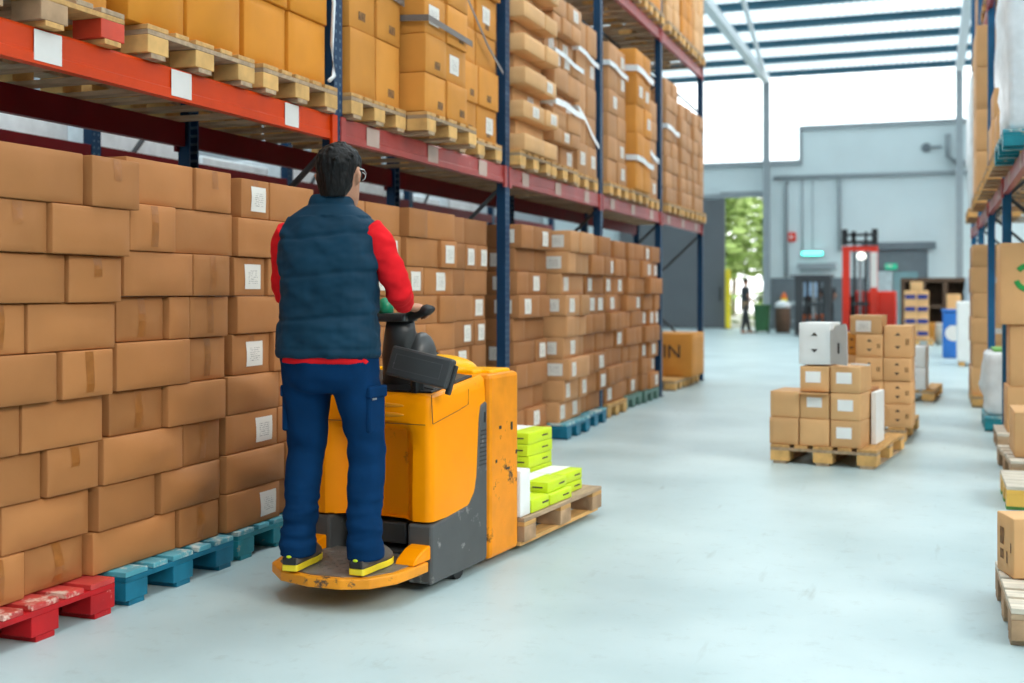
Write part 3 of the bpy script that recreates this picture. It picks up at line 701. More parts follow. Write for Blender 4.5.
o = G(); o.tube([(-3.19, 5.84, 3.2), (-3.17, 5.845, 2.95), (-3.18, 5.84, 2.72), (-3.13, 5.77, 2.52), (-3.12, 5.70, 2.485)], 0.012, 6)
tag(ob('loose_film_tail', o, M['wrapwhite'], smooth=True), 'loose twisted white film tail hanging by the first blue post', 'film')

# film-wrapped loads seen through the rack
gL = 'white film-wrapped loads behind the big rack'
wl = ['first', 'second', 'third', 'fourth', 'fifth', 'sixth', 'seventh', 'eighth']
for q in range(8):
    y = 5.2 + q * 1.42
    sh = Shape(1.1, 1.12, 2.55 + 0.12 * (q % 3), 90 + q, 0.03, 0.05, 0.03, 9)
    tag(ob('wrapped_load', sh.body(), M['wrapwhite'], None, (-6.7, y, 0), 0, True), f'white film-wrapped tall load seen over the boxes, {wl[q]} along the back row', 'wrapped load', gL)
rr = root('pallet_rack', (-5.95, 4.4, 0), 'rear row rack with dark posts seen through the gap above the stacked boxes', 'rack')
for q in range(6):
    g = G(); g.prism([(-0.08, -0.05), (0.0, -0.05), (0.0, 0.05), (-0.08, 0.05)], 0, 6.0, 'z')
    ob('upright_post', g, M['post'], rr, (0, q * 2.84, 0))
    if q < 5:
        g = G(); g.box(-0.05, 0, .06, 2.78, 2.31, 2.43, b=.004); ob('shelf_beam', g, M['beam_d'], rr, (0, q * 2.84, 0))
        g = G(); g.tube([(-.04, .06, 2.0), (-.04, .8, 2.75)], .02, 6); ob('brace', g, M['darksteel'], rr, (0, q * 2.84, 0))
# ------------------------------------------------------------------ rack across the aisle
gR = 'goods on the rack across the aisle'
ZR = SHELF_H + 0.001
def rp(lbl, xfr, yc, z, W=0.8, **k): return pallet(lbl, 'pallets of the rack across the aisle', (xfr + 0.6, yc, z), PI, W=W, **k)
def rbox(lbl, xfr, y0, y1, z, dx, dz, m, cat='box', name='cardboard_box', rz=0.0, **k):
    return carton(name, lbl, gR, (xfr + dx / 2, (y0 + y1) / 2, z), dx, y1 - y0, dz, m, rz, cat=cat, **k)
def wrapped(lbl, x, y, z, dx, dy, dz, seed, m='wrapwhite', name='wrapped_load', cat='wrapped load', group=gR):
    sh = Shape(dx, dy, dz, seed, 0.03, 0.06, 0.04, 9)
    return tag(ob(name, sh.body(), M[m], None, (x, y, z), 0, True), lbl, cat, group)
# first shelf
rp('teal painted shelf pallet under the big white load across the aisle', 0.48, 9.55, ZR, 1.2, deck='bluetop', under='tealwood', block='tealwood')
rp('bare wood shelf pallet next to the teal one across the aisle', 0.48, 10.75, ZR, 0.8)
rp('bare wood shelf pallet under the small carton across the aisle', 0.48, 11.95, ZR, 0.9)
rp('bare wood shelf pallet under tall white wrap across the aisle', 0.48, 13.3, ZR, 1.1)
rp('bare wood shelf pallet under the tall tan load across the aisle', 0.48, 15.2, ZR, 1.3)
rp('bare wood shelf pallet at the end post across the aisle', 0.48, 17.9, ZR, 1.3)
wrapped('big crinkled white wrapped load on the teal shelf pallet', 1.02, 9.55, ZR + 0.146, 1.0, 1.1, 1.30, 301)
rbox('small tan carton next to the big white load on the shelf', 0.52, 10.5, 10.98, ZR + 0.146, 0.6, 0.34, 'tan', n=4)
rbox('wide tan carton on bare shelf pallet beyond the small carton', 0.53, 11.55, 12.35, ZR + 0.146, 0.7, 0.42, 'tan', n=4)
rbox('wide tan carton stacked upon another beyond the small carton', 0.55, 11.6, 12.3, ZR + 0.569, 0.7, 0.30, 'tan', n=4)
wrapped('tall white film-wrapped load on the shelf before the tan load', 1.17, 13.3, ZR + 0.146, 1.0, 1.0, 1.95, 305)
for k in range(4): rbox(f'big tan carton, {ORD[k]} layer of the tall tan shelf load', 0.50, 14.62, 15.78, ZR + 0.146 + k * 0.49, 0.8, 0.485, 'tan', n=4)
wrapped('white film-wrapped load on the shelf by the end post', 1.02, 17.9, ZR + 0.146, 1.0, 1.2, 1.9, 306)
# second shelf
rp('bare wood second shelf pallet across the aisle by the high tan cartons', 0.58, 15.0, Z2, 1.2)
for k in range(3): rbox(f'high second shelf tan carton across the aisle, {ORD[k]} of its pile', 0.62, 14.45, 15.55, Z2 + 0.146 + k * .4, 0.8, 0.395, 'tan', n=3)
rp('bare wood second shelf pallet across the aisle near the end post', 0.58, 18.2, Z2, 1.2)
for k in range(3): rbox(f'second shelf tan carton by the end post across the aisle, {ORD[k]} of its pile', 0.62, 17.65, 18.75, Z2 + 0.146 + k * .4, 0.8, 0.395, 'buff', n=3)
# floor level
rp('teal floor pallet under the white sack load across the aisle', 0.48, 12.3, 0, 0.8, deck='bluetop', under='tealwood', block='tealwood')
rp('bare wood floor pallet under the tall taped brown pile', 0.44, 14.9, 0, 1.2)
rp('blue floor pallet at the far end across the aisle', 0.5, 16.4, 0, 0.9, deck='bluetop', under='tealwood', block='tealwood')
zz = 0.146
for k, hh in enumerate((0.3, 0.28, 0.3, 0.28, 0.3, 0.26)):
    rbox(f'brown box, {ORD[k]} of the tall taped pile across the aisle', 0.44 + 0.012 * (k % 2), 14.35, 14.88, zz, 0.6, hh - .003, 'tan', n=4, side=(0.0, hh * .5, 0.2, 0.06) if k in (2, 4) else None)
    rbox(f'brown box behind the tall taped pile, {ORD[k]} up', 0.44 + 0.012 * (k % 2), 14.9, 15.45, zz, 0.6, hh - .003, 'kraft', n=3)
    zz += hh
zz = 0.146
for k, hh in enumerate((0.4, 0.36, 0.36, 0.32)):
    rbox(f'brown box, {ORD[k]} of the farther pile across the aisle', 0.5 + .03 * (k % 2), 16.0, 16.8, zz, 0.6, hh - .003, 'buff' if k % 2 else 'honey', n=3); zz += hh
zz = 0.147 + 0.60
wrapped('white film-wrapped sack load on the teal floor pallet across the aisle', 0.86, 12.3, 0.147, 0.72, 0.72, 0.60, 330)
g = G(); g.box(0.56, 1.16, 12.02, 12.58, zz + .002, zz + 0.03, b=0.01)
tag(ob('green_cloth', g, M['greenskid']), 'folded light green cover on top of the white sack load', 'cover')
# honey box with a green mark on crate tower near the post
rp('weathered floor pallet under the honey coloured carton tower', 0.52, 10.82, 0, 0.7, deck='greywood', under='oldwood', block='oldwood_end')
rbox('pale taped carton at the bottom of the honey tower', 0.60, 10.56, 11.08, 0.146, 0.6, 0.38, 'tan', n=4)
rbox('upright honey carton in the middle of the honey tower', 0.62, 10.57, 11.06, 0.528, 0.6, 0.52, 'tan', n=4)
o = rbox('big honey carton with green round mark on top of the tower', 0.545, 10.54, 11.1, 1.05, 0.7, 0.68, 'tan', n=5, marks=True)
for nm, a0 in (('printed_arrow', 0.3), ('printed_arrow', 3.4)):
    g = G(); g.tube([(-0.13 + 0.10 * math.cos(a0 + t * .22), -0.286, 0.39 + 0.10 * math.sin(a0 + t * .22)) for t in range(11)], 0.022, 6, up=(0, 1, 0), flat=0.12)
    ob(nm, g, M['printgreen'], o, label='green curved recycling arrow')
# aisle-side pallets on the floor
g0 = 'floor pallets by the rack across the aisle'
def fp(lbl, x0, yc, z, rz=0, **k): return pallet(lbl, g0, (x0 + 0.6, yc, z), PI + rz, **k)
fp('sun-bleached floor pallet under the small printed carton', 0.272, 5.12, 0, 0.02, deck='greywood', under='oldwood', block='oldwood_end', W=0.8)
fp('floor pallet with yellow blocks and green skids', 0.43, 8.0, 0, 0, deck='greywood', under='yellowblock', block='yellowblock', skid='greenskid', W=0.7)
fp('floor pallet with bleached slats behind the yellow blocked one', 0.50, 9.3, 0, 0.05, deck='greywood', under='oldwood', block='oldwood_end', W=0.9)
rbox('upright tan carton on the bleached floor pallet', 0.56, 9.0, 9.6, 0.146, 0.5, 0.32, 'tan', n=4)
o = root('cardboard_box', (0.444, 5.31, 0.147), 'small tan carton with dark printing lying on the bleached floor pallet', 'box', None, 0)
o.rotation_euler = (0, 0, 0.29)
sh = Shape(0.32, 0.19, 0.245, 350, 0.004, 0.004, 0.005, 5); ob('carton_body', sh.body(), M['tan'], o, smooth=True)
for (a, bb, z0, z1) in ((0.0, 0.05, 0.12, 0.19), (0.0, 0.045, 0.06, 0.10), (-0.04, -0.028, 0.05, 0.10), (-0.075, -0.065, 0.1, 0.14)):
    g = sh.patch('x-', a, bb, z0, z1, 0.0015); sheet('printed_mark', g, M['fadedprint'], o)
g = G(); g.box(-0.10, -0.05, -0.098, -0.0965, 0.0, 0.245)
ob('packing_tape', g, M['tape'], o)

# ------------------------------------------------------------------ pallets in the aisle
gM = 'boxes on the pallets standing in the aisle'
YA = math.radians(-8.2)
def local(origin, rz):
    c, s = math.cos(rz), math.sin(rz)
    return lambda x, y, z=0: (origin[0] + x * c - y * s, origin[1] + x * s + y * c, z)
FR = -PI / 2      # fronts face the camera side (-y)
P1 = (-0.775, 9.10)
l1 = local(P1, YA)          # x to the east, y away along the aisle; front edge centre is the origin
o = pallet('orange wood pallet in the aisle carrying the labelled boxes', None, l1(0, 0.6, 0), YA + FR)
def abox(lbl, l, rz, x, y, z, w, d, h, m='tan', tri=False, **k):
    p = l(x, y + d / 2, z)
    o = carton('cardboard_box', lbl, gM, p, d, w, h, m, rz + FR, marks=tri, **k)
    if tri:
        for sg in (1, -1):
            g = G(); c = h / 2 + sg * h * 0.16 + h * .03; t = min(w, h) * 0.11
            pts = [(-t, c), (t, c), (0, c + sg * t)] if sg > 0 else [(-t, c), (0, c - t), (t, c)]
            g.prism(pts, -0.001, 0.003, 'x', Matrix.Translation((d / 2 + 0.004, 0, 0)))
            ob('printed_triangle', g, M['print'], o)
        if tri == 2:
            for dy in (0.31, 0.38):
                g = G(); g.box(d / 2 + .002, d / 2 + .006, w * dy - .004, w * dy + .004, h * .40, h * .60); ob('printed_mark', g, M['fadedprint'], o)
    return o
W1 = 0.232; H1 = 0.205; zb = 0.146
xs = [-0.30, -0.066, 0.168]
ST = lambda u: (u, 0.112, 0.115, 0.085)
abox('plain box at the lower open end of the aisle pallet', l1, YA, xs[0], 0.02, zb, W1 - .01, 0.4, H1, n=5)
abox('plain top box of the two-box column on aisle pallet', l1, YA, xs[0] + .005, 0.03, zb + H1 + .003, W1 - .008, 0.4, H1 - .005, n=5)
abox('plain box under the open-flap one on aisle pallet', l1, YA, xs[1], 0.02, zb, W1 - .01, 0.4, H1, n=5)
o = abox('open-flap box with a label on aisle pallet', l1, YA, xs[1], 0.03, zb + H1 + .003, W1 - .012, 0.4, H1 - .012, stick=(0.0, 0.125, 0.115, 0.075), n=5)
g = G(); g.box(0.198, 0.262, -0.112, 0.112, H1 - 0.013, H1 - 0.008); ob('flap', g, M['tan'], o, label='front flap folded out level')
abox('labelled box right under the white carton on aisle pallet'.replace('right ', ''), l1, YA, xs[1], 0.03, zb + 2 * H1 + .004, W1 - .012, 0.4, H1 - .012, stick=ST(-0.01), n=5)
abox('labelled bottom box at the doubled corner of aisle pallet', l1, YA, xs[2], 0.02, zb, W1 - .01, 0.42, H1, stick=ST(-0.01), n=5)
abox('labelled second box of the three-box corner column on aisle pallet', l1, YA, xs[2], 0.02, zb + H1 + .003, W1 - .01, 0.42, H1 - .003, stick=ST(0.0), n=5)
abox('labelled topmost box of the three-box corner column on aisle pallet', l1, YA, xs[2], 0.02, zb + 2 * H1 + .004, W1 - .01, 0.42, H1 - .008, stick=ST(-0.01), n=5)
# white carton with open flap on top
o = abox('white carton with black triangles and a grey open side on top of aisle boxes', l1, YA, -0.066, 0.03, zb + 3 * H1 + .006, 0.238, 0.34, 0.318, 'white_card', tri=1, n=5)
mx = Matrix.Translation((0.168, 0.121, 0)) @ Matrix.Rotation(-0.55, 4, 'Z')
g = G(); g.prism([(0.0, 0.01), (0.17, 0.004), (0.165, 0.285), (0.15, 0.315), (0.05, 0.30), (0.03, 0.27), (0.0, 0.262)], -0.004, 0.004, 'x', mx); ob('side_flap', g, M['grey_card'], o, label='grey carton flap swung out')
g = G(); g.box(-0.006, -0.0045, 0.06, 0.08, 0.08, 0.15, mx) if False else g.box(0.0045, 0.006, 0.075, 0.095, 0.09, 0.17, mx); ob('printed_mark', g, M['print'], o)
g = G(); g.prism([(-0.02, 0.0), (0.13, -0.09), (0.145, -0.065), (0.0, 0.03)], 0, 0.012, 'z', b=0.002)
tag(ob('paper_roll', g, M['plainwhite'], None, l1(0.19, 0.16, zb + 3 * H1 + .004), YA), 'folded cream paper slip lying on the corner column top', 'paper')
# upright white panels leaning behind
g = G(); g.box(-0.02, 0.02, -0.16, 0.16, 0, 0.40, b=0.004)
tag(ob('white_carton_sheet', g, M['white_card'], None, l1(0.315, 0.50, zb), YA), 'upright white carton sheet on the edge of the aisle pallet', 'carton sheet')
abox('brown box behind the corner column of aisle pallet', l1, YA, 0.15, 0.46, zb, 0.24, 0.34, H1, 'kraft', n=4)
abox('second brown box behind the corner column of aisle pallet', l1, YA, 0.15, 0.46, zb + H1 + .003, 0.24, 0.34, H1, 'kraft', n=4)
# second aisle pallet
P2 = (-0.54, 10.63)
l2 = local(P2, YA * 0.6); Y2 = YA * 0.6
pallet('orange wood pallet behind, under boxes printed with triangles', None, l2(-0.07, 0.62, 0), Y2 + FR)
h2 = 0.198
for c, x in enumerate((0.03, 0.265)):
    for k in range(4):
        w = ('beside the white sheet', 'at the outer corner')[c]
        abox(f'box printed with triangles, {ORD[k]} of the column {w}', l2, Y2, x + 0.003 * math.sin(k * 2.0 + c), 0.02 + 0.01 * (k % 2), zb + k * (h2 + .003), 0.228, 0.32, h2 if not (k == 3 and c) else h2 + 0.08, 'tan', tri=2, n=4)
abox('box printed with triangles half hidden by the white carton', l2, Y2, -0.17, 0.36, zb + 3 * (h2 + .003), 0.16, 0.3, h2, 'honey', tri=2, n=4)
for k in range(3): abox(f'plain box, {ORD[k]} in the hidden column behind the white carton', l2, Y2, -0.17, 0.36, zb + k * (h2 + .003), 0.16, 0.3, h2, 'tan', n=3)
abox('labelled box topping the triangle boxes beside the white carton', l2, Y2, 0.0, 0.03, zb + 4 * (h2 + .003), 0.27, 0.36, 0.165, 'tan', stick=(-0.02, 0.07, 0.13, 0.10), n=4)
# third aisle pallet
P3 = (-0.36, 14.85)
l3 = local(P3, YA * 0.6)
pallet('wood pallet farther back under the white printed cartons', None, l3(0, 0.6, 0), Y2 + FR)
for k in range(2): abox(f'white carton with triangles on the farther pallet, {("lower", "upper")[k]}', l3, Y2, 0.16, 0.0, zb + k * 0.262, 0.28, 0.4, 0.258, 'white_card', tri=1, n=4)
abox('tan carton on the farther pallet beside the white ones', l3, Y2, -0.18, 0.05, zb, 0.36, 0.5, 0.4, 'tan', n=4)
# far pile with navy bands
P4 = (-0.34, 30.6); l4 = local(P4, 0)
pallet('wood pallet far back under the navy banded boxes', None, l4(0, 0.6, 0), FR)
zz = 0.146
for k in range(4):
    for c in range(2):
        o = abox(f'tan box with a navy band, {ORD[k]} layer, {("door side", "rack side")[c]} of far pile', l4, 0, -0.14 + .29 * c, 0.05, zz, 0.28, 0.5, 0.3, 'tan', tri=0, n=3, marks=True) if False else None
        lb = f'tan box with a navy band, {ORD[k]} layer, {("forklift", "rack")[c]} side of the far pile'
        o = carton('cardboard_box', lb, gM, l4(-0.145 + .29 * c, 0.3, zz), 0.5, 0.285, 0.30, 'tan', FR, marks=True, n=3)
        g = G(); g.box(0.252, 0.262, -0.12, 0.12, 0.09, 0.2); ob('navy_band', g, M['bluetape'], o)
    zz += 0.303
abox('tan box alone on top of the navy banded pile', l4, 0, 0.0, 0.05, zz, 0.3, 0.4, 0.22, 'tan', n=3)
# ------------------------------------------------------------------ the yellow pallet truck
TY = math.radians(-5.5)
T = root('pallet_truck', (-2.374, 4.691, 0), 'yellow stand-on electric pallet truck driven along the aisle', 'pallet truck', None, TY)
T.scale = (1, 1.08, 1)
def tp(name, g, m, parent=T, smooth=False, label=None): return ob(name, g, M[m], parent, smooth=smooth, label=label)
# skirt: grey lower body with a dark opening at the rear, flanks sweeping up into a tapering trim
for s in (-1, 1):
    x0, x1 = (0.205, 0.328) if s > 0 else (-0.328, -0.205)
    prof = [(0.0, 0.04), (0.49, 0.04), (0.505, 0.06), (0.505, 0.80), (0.452, 0.785), (0.436, 0.74), (0.400, 0.46), (0.375, 0.385), (0.33, 0.335), (0.06, 0.305), (0.0, 0.30)]
    g = G(); g.prism(prof, x0, x1, 'x', b=0.012); tp('side_skirt', g, 'skirt')
g = G(); g.box(-0.205, 0.205, 0.16, 0.49, 0.05, 0.305); tp('drive_housing', g, 'black')
g = G(); g.box(-0.20, 0.20, 0.05, 0.155, 0.05, 0.075, b=.004); g.box(-0.09, 0.16, 0.06, 0.155, 0.19, 0.285, b=.008); g.box(0.0, 0.19, 0.03, 0.155, 0.08, 0.17, b=.008)
tp('step_hinge', g, 'pad2')
g = G(); g.tube([(-0.06, 0.30, 0.10), (0.06, 0.30, 0.10)], 0.10, 20); tp('drive_wheel', g, 'black', smooth=False)
for s in (-1, 1):
    g = G(); g.tube([(s * 0.27 - 0.03, 0.28, 0.05), (s * 0.27 + 0.03, 0.28, 0.05)], 0.05, 14); tp('caster_wheel', g, 'black')
for s in (-1, 1):   # vents in the trim
    g = G()
    for k in range(9): g.box(s * 0.3285 - .002, s * 0.3285 + .002, 0.440 - .002 * k, 0.490, 0.66 - 0.02 * k, 0.667 - 0.02 * k)
    g.box(s * 0.3285 - .002, s * 0.3285 + .002, 0.47, 0.484, 0.70, 0.75)
    tp('side_vent', g, 'black')
# hood: lofted plan outlines with a shallow bay in the rear face
def hood_ring(z, inset, bay, yb, yf=0.50, hw=0.325):
    x = hw - inset; r = 0.035
    P = []
    P += [(x, yf), (x, (yf + yb) / 2)]
    for a in range(5): t = a / 4 * PI / 2; P.append((x - r + r * math.cos(t), yb + r - r * math.sin(t)))
    bx = 0.200
    P += [(bx + .03, yb), (bx, yb + bay * .25), (bx - .05, yb + bay * 0.85), (0.06, yb + bay), (-0.06, yb + bay), (-bx + .05, yb + bay * .85), (-bx, yb + bay * .25), (-bx - .03, yb)]
    for a in range(5): t = PI / 2 + a / 4 * PI / 2; P.append((-(x - r) + r * math.cos(t), yb + r - r * math.sin(t)))
    P += [(-x, (yf + yb) / 2), (-x, yf)]
    k_ = max(0.0, (z - .74) / .126) * .13
    return [(p[0], p[1], z + k_ * (p[1] - .04)) for p in P]
g = G()
R_ = [(0.306, 0.02, .06, 0.02), (0.312, 0.004, .105, 0.004), (0.40, 0.0, .115, 0.0), (0.60, 0.004, .11, 0.006), (0.70, 0.006, 0.085, 0.008), (0.735, 0.006, 0.012, 0.008), (0.75, 0.006, 0.0, 0.010), (0.82, 0.010, 0.0, 0.02), (0.852, 0.016, 0.0, 0.032), (0.866, 0.034, 0.0, 0.055)]
g.rings([hood_ring(*r) for r in R_])
hood = tp('hood', g, 'yellow', smooth=False)
bm = bmesh.new(); bm.from_mesh(hood.data); bmesh.ops.recalc_face_normals(bm, faces=bm.faces[:]); bm.to_mesh(hood.data); bm.free()
for p in hood.data.polygons: p.use_smooth = abs(p.normal.z) < 0.9
md = hood.modifiers.new('edge', 'EDGE_SPLIT'); md.split_angle = math.radians(38)
def seam(name, pts, r=0.0018, m='seamdark', parent=None):
    g = G(); g.tube(pts, r, 5); return tp(name, g, m, parent or hood)
seam('panel_seam', [(0.3235, 0.02, 0.742), (0.3235, 0.25, 0.782), (0.3225, 0.33, 0.80), (0.3205, 0.335, 0.87)])
seam('panel_seam', [(0.29, 0.008, 0.737), (0.10, 0.010, 0.737), (-0.15, 0.010, 0.737), (-0.29, 0.008, 0.737)], 0.002)
seam('panel_seam', [(0.324, 0.015, 0.742), (0.316, 0.022, 0.80), (0.30, 0.045, 0.865)], 0.0025)
for z in (0.775, 0.815):
    g = G(); g.ell((0.10, 0.016 + (z - .775) * .2, z), (0.085, 0.010, 0.011)); tp('grip_recess', g, 'yellow3', hood, True, 'darkened finger grip slot')
# black top mat with rim
g = G(); g.prism([(-0.29, 0.07), (0.285, 0.07), (0.285, 0.44), (-0.29, 0.50)], 0.864, 0.875, 'z', Matrix.Translation((0, .04, .866)) @ Matrix.Rotation(math.atan(.13), 4, 'X') @ Matrix.Translation((0, -.04, -.866)), b=.004); tp('top_mat', g, 'black')
g = G(); g.prism([(0.08, 0.20), (0.275, 0.10), (0.275, 0.42), (0.08, 0.49)], 0.872, 0.879, 'z', Matrix.Translation((0, .04, .866)) @ Matrix.Rotation(math.atan(.13), 4, 'X') @ Matrix.Translation((0, -.04, -.866)), b=.002); tp('mat_inlay', g, 'pad2', label='grey upper face of the mat')
# front plate (load backrest)
g = G(); g.box(-0.335, 0.335, 0.515, 0.82, 0.035, 0.925, b=0.022)
plate = tp('front_plate', g, 'yellow2')
g = G(); g.box(-0.315, 0.255, 0.50, 0.60, 0.915, 0.945, b=0.012); g.box(-0.315, 0.30, 0.59, 0.80, 0.905, 0.94, b=0.012); tp('plate_rail', g, 'hump', plate)
for (y, z, w, h) in ((0.62, 0.66, .012, .008), (0.74, 0.655, .01, .02), (0.58, .50, .008, .008), (0.70, .45, .02, .006), (.79, .52, .008, .01)):
    g = G(); g.box(0.334, 0.337, y - w, y + w, z - h, z + h, b=.001); tp('paint_chip', g, 'black', plate)
g = G(); g.ell((0.0, 0.60, 0.94), (0.21, 0.13, 0.07), 20, 12); tp('motor_cover', g, 'hump', T, True, 'domed bright yellow cover')
g = G(); g.box(-0.10, 0.0, 0.56, 0.62, 0.99, 1.02, b=.01); tp('cover_latch', g, 'black', T)
# forks
for s in (-1, 1):
    g = G(); g.box(s * 0.165 - 0.119, s * 0.165 + 0.029, 0.80, 1.95, 0.056, 0.106, b=.01); fk = tp('fork', g, 'pad2')
    g = G(); g.tube([(s * 0.165 - 0.09, 1.78, 0.03), (s * 0.165 + 0.0, 1.78, 0.03)], 0.03, 12); tp('load_wheel', g, 'black', fk)
# rear step
rim = [(-0.325, 0.06), (-0.325, -0.19), (-0.29, -0.29), (-0.16, -0.395), (0.0, -0.43), (0.15, -0.415), (0.255, -0.36), (0.315, -0.25), (0.325, -0.10), (0.325, -0.02), (0.20, -0.02), (0.20, 0.06)]
g = G(); g.prism(rim, 0.104, 0.148, 'z', b=0.006); step = tp('step_platform', g, 'yellow3')
tr = [(p[0] * 0.90, p[1] * 0.93 if p[1] < 0 else p[1]) for p in rim[:9]] + [(0.19, -0.03), (0.19, 0.06)]
g = G(); g.prism(tr, 0.148, 0.153, 'z')
for i in range(11):
    for j in range(9):
        x = -0.25 + i * 0.045; y = -0.34 + j * 0.042
        if abs(x) > 0.25 or y < -0.38 + abs(x) * 0.55 + (0.05 if x < 0 else 0.02): continue
        a = PI / 4 if (i + j) % 2 else -PI / 4
        g.box(-0.013, 0.013, -0.0035, 0.0035, 0, 0.0025, Matrix.Translation((x, y, 0.153)) @ Matrix.Rotation(a, 4, 'Z'))
tp('tread_plate', g, 'tread', step, label='grey steel tread top')
for s in (-1, 1):
    g = G(); x0, x1 = (0.222, 0.32) if s > 0 else (-0.32, -0.222)
    g.prism([(-0.13, 0.150), (0.045, 0.150), (0.045, 0.205), (0.0, 0.215), (-0.05, 0.205), (-0.115, 0.172)], x0, x1, 'x', b=0.008)
    tp('step_bracket', g, 'yellow', step)
# backrest pad on its post
g = G(); g.box(-0.148, 0.160, -0.032, 0.014, -0.068, 0.068, b=0.012)
pad = tp('hip_pad', g, 'pad'); pad.location = (0.235, 0.06, 0.985); pad.rotation_euler = (math.radians(-12), math.radians(11), math.radians(3))
g = G()
for z in (-0.033, 0.033): g.box(-0.115, 0.115, -0.0335, -0.0315, z - .0015, z + .0015)
for x in (-0.115, 0.115): g.box(x - .0015, x + .0015, -0.0335, -0.0315, -0.033, 0.033)
tp('pad_outline', g, 'skirt', pad)
g = G(); g.box(0.150, 0.171, -0.012, 0.016, -0.088, 0.045, b=.005); tp('pad_bracket', g, 'black', pad)
g = G(); g.tube([(0.20, 0.09, 0.86), (0.20, 0.09, 0.94)], 0.03, 10); tp('pad_post', g, 'black')
# tiller
g = G(); g.tube([(0.02, 0.30, 0.86), (0.03, 0.28, 0.95), (0.04, 0.22, 1.05), (0.06, 0.17, 1.13), (0.08, 0.14, 1.19)], [0.12, 0.115, 0.095, 0.072, 0.062], 16); tl = tp('tiller_arm', g, 'pad2', T, True)
g = G(); g.ell((0.13, 0.24, 1.02), (0.062, 0.085, 0.115), 16, 10); tp('tiller_shroud', g, 'pad', tl, True)
g = G(); g.box(-0.05, 0.15, 0.06, 0.19, 1.185, 1.225, b=.015); th_ = tp('tiller_head', g, 'pad2', tl)
for s, pts in ((1, [(0.13, 0.12, 1.205), (0.19, 0.115, 1.225), (0.245, 0.10, 1.24), (0.275, 0.085, 1.245)]), (-1, [(-0.03, 0.12, 1.205), (-0.09, 0.11, 1.225), (-0.15, 0.09, 1.24), (-0.18, 0.08, 1.245)])):
    g = G(); g.tube(pts, [0.03, 0.032, 0.034, 0.02], 12, flat=0.75); tp('hand_grip', g, 'black', tl, True)
g = G(); g.tube([(0.03, 0.10, 1.22), (0.03, 0.10, 1.255), (0.03, 0.10, 1.285), (0.03, .10, 1.295)], [0.034, 0.034, 0.03, 0.01], 14); tp('control_knob', g, 'greenbtn', tl, True, 'green round control knob')

# load on the forks
gT = 'cartons on the truck pallet'
lt_ = local((-2.374, 4.691), TY)
lt = lambda x, y, z=0: lt_(x, y + 0.065, z)
PX = -0.045
pallet('worn brown wood pallet carried on the truck forks', None, lt(PX, 0.84 + 0.55, 0.032), TY + PI / 2, 'oldwood', 'wood', 'oldwood_end', L=1.09)
zt = 0.032 + 0.146
def tbox(lbl, x, y, z, w, d, h, m, name, cat, rz=0.0, **k):   # x,y centre; w along x
    return carton(name, lbl, gT, lt(x, y, z), w, d, h, m, TY + rz, cat=cat, n=4, bulge=0.002, dent=0.002, **k)
def lime(lbl, x, y, z, w=0.28, d=0.34, h=0.058, rz=0.0):
    o = root('lime_carton', lt(x, y, z), lbl, 'carton', gT, TY + rz)
    sh = Shape(w, d, h, 400, 0.002, 0.002, 0.004, 3); ob('carton_body', sh.body(), M['lime'], o, smooth=True)
    g = G(); g.box(-w / 2 - .0015, 0.02, -d / 2 - .0015, d / 2 + .0015, 0.002, h + .0015); ob('white_band', g, M['white_card'], o)
    g = G(); g.box(w / 2 + .001, w / 2 + .003, 0.02, 0.10, h * .45, h * .58); ob('printed_mark', g, M['print'], o)
    g = G(); g.box(0.05, 0.11, -d / 2 - .0035, -d / 2 - .001, h * .45, h * .56); ob('printed_mark', g, M['print'], o)
    return o
for k in range(5): lime(f'lime and white flat carton, {ORD[k]} of the tall stack on the fork pallet', PX - 0.03, 1.70, zt + k * 0.068, h=0.066, rz=0.02 * ((k * 7) % 3 - 1))
lime('lime flat carton at the bottom of the short outer pile on fork pallet', PX + 0.235, 1.36, zt, 0.3, 0.30, 0.058)
lime('lime flat carton on top of the short outer pile, fork pallet', PX + 0.22, 1.36, zt + 0.061, 0.28, 0.28, 0.058, 0.03)
lime('lime flat carton, lower one of the pair near the pallet end', PX + 0.235, 1.66, zt, 0.19, 0.28, 0.058)
lime('lime flat carton, upper one of the pair near the pallet end', PX + 0.235, 1.66, zt + 0.061, 0.19, 0.28, 0.058)
lime('single lime flat carton next to the white box on fork pallet', PX + 0.26, 1.08, zt, 0.25, 0.22, 0.068)
o = carton('white_box', 'plain white box standing against the truck plate', gT, lt(PX + 0.27, 0.90, zt), 0.22, 0.12, 0.235, 'white_card', TY, n=4, bulge=.001, dent=.001)
o = carton('white_box', 'tall white carton behind the white box on fork pallet', gT, lt(PX - 0.12, 0.98, zt), 0.34, 0.26, 0.52, 'white_card', TY, n=4, bulge=.001, dent=.001)
# ------------------------------------------------------------------ people
def fuse(name, g, voxel, smooth, m, parent=None, fn=None, label=None):
    me = g.mesh(name + '_raw'); t = lk(bpy.data.objects.new(name + '_raw', me))
    r = t.modifiers.new('r', 'REMESH'); r.mode = 'VOXEL'; r.voxel_size = voxel
    s = t.modifiers.new('s', 'SMOOTH'); s.iterations = smooth; s.factor = 0.5
    bpy.context.view_layer.update()
    out = bpy.data.meshes.new_from_object(t.evaluated_get(bpy.context.evaluated_depsgraph_get()))
    bpy.data.objects.remove(t)
    if fn:
        ns = [v.normal.copy() for v in out.vertices]
        for v, nn in zip(out.vertices, ns): v.co = fn(v.co.copy(), nn)
        out.update()
    out.name = name; out.materials.clear(); out.shade_smooth()
    return ob(name, out, m, parent, label=label)

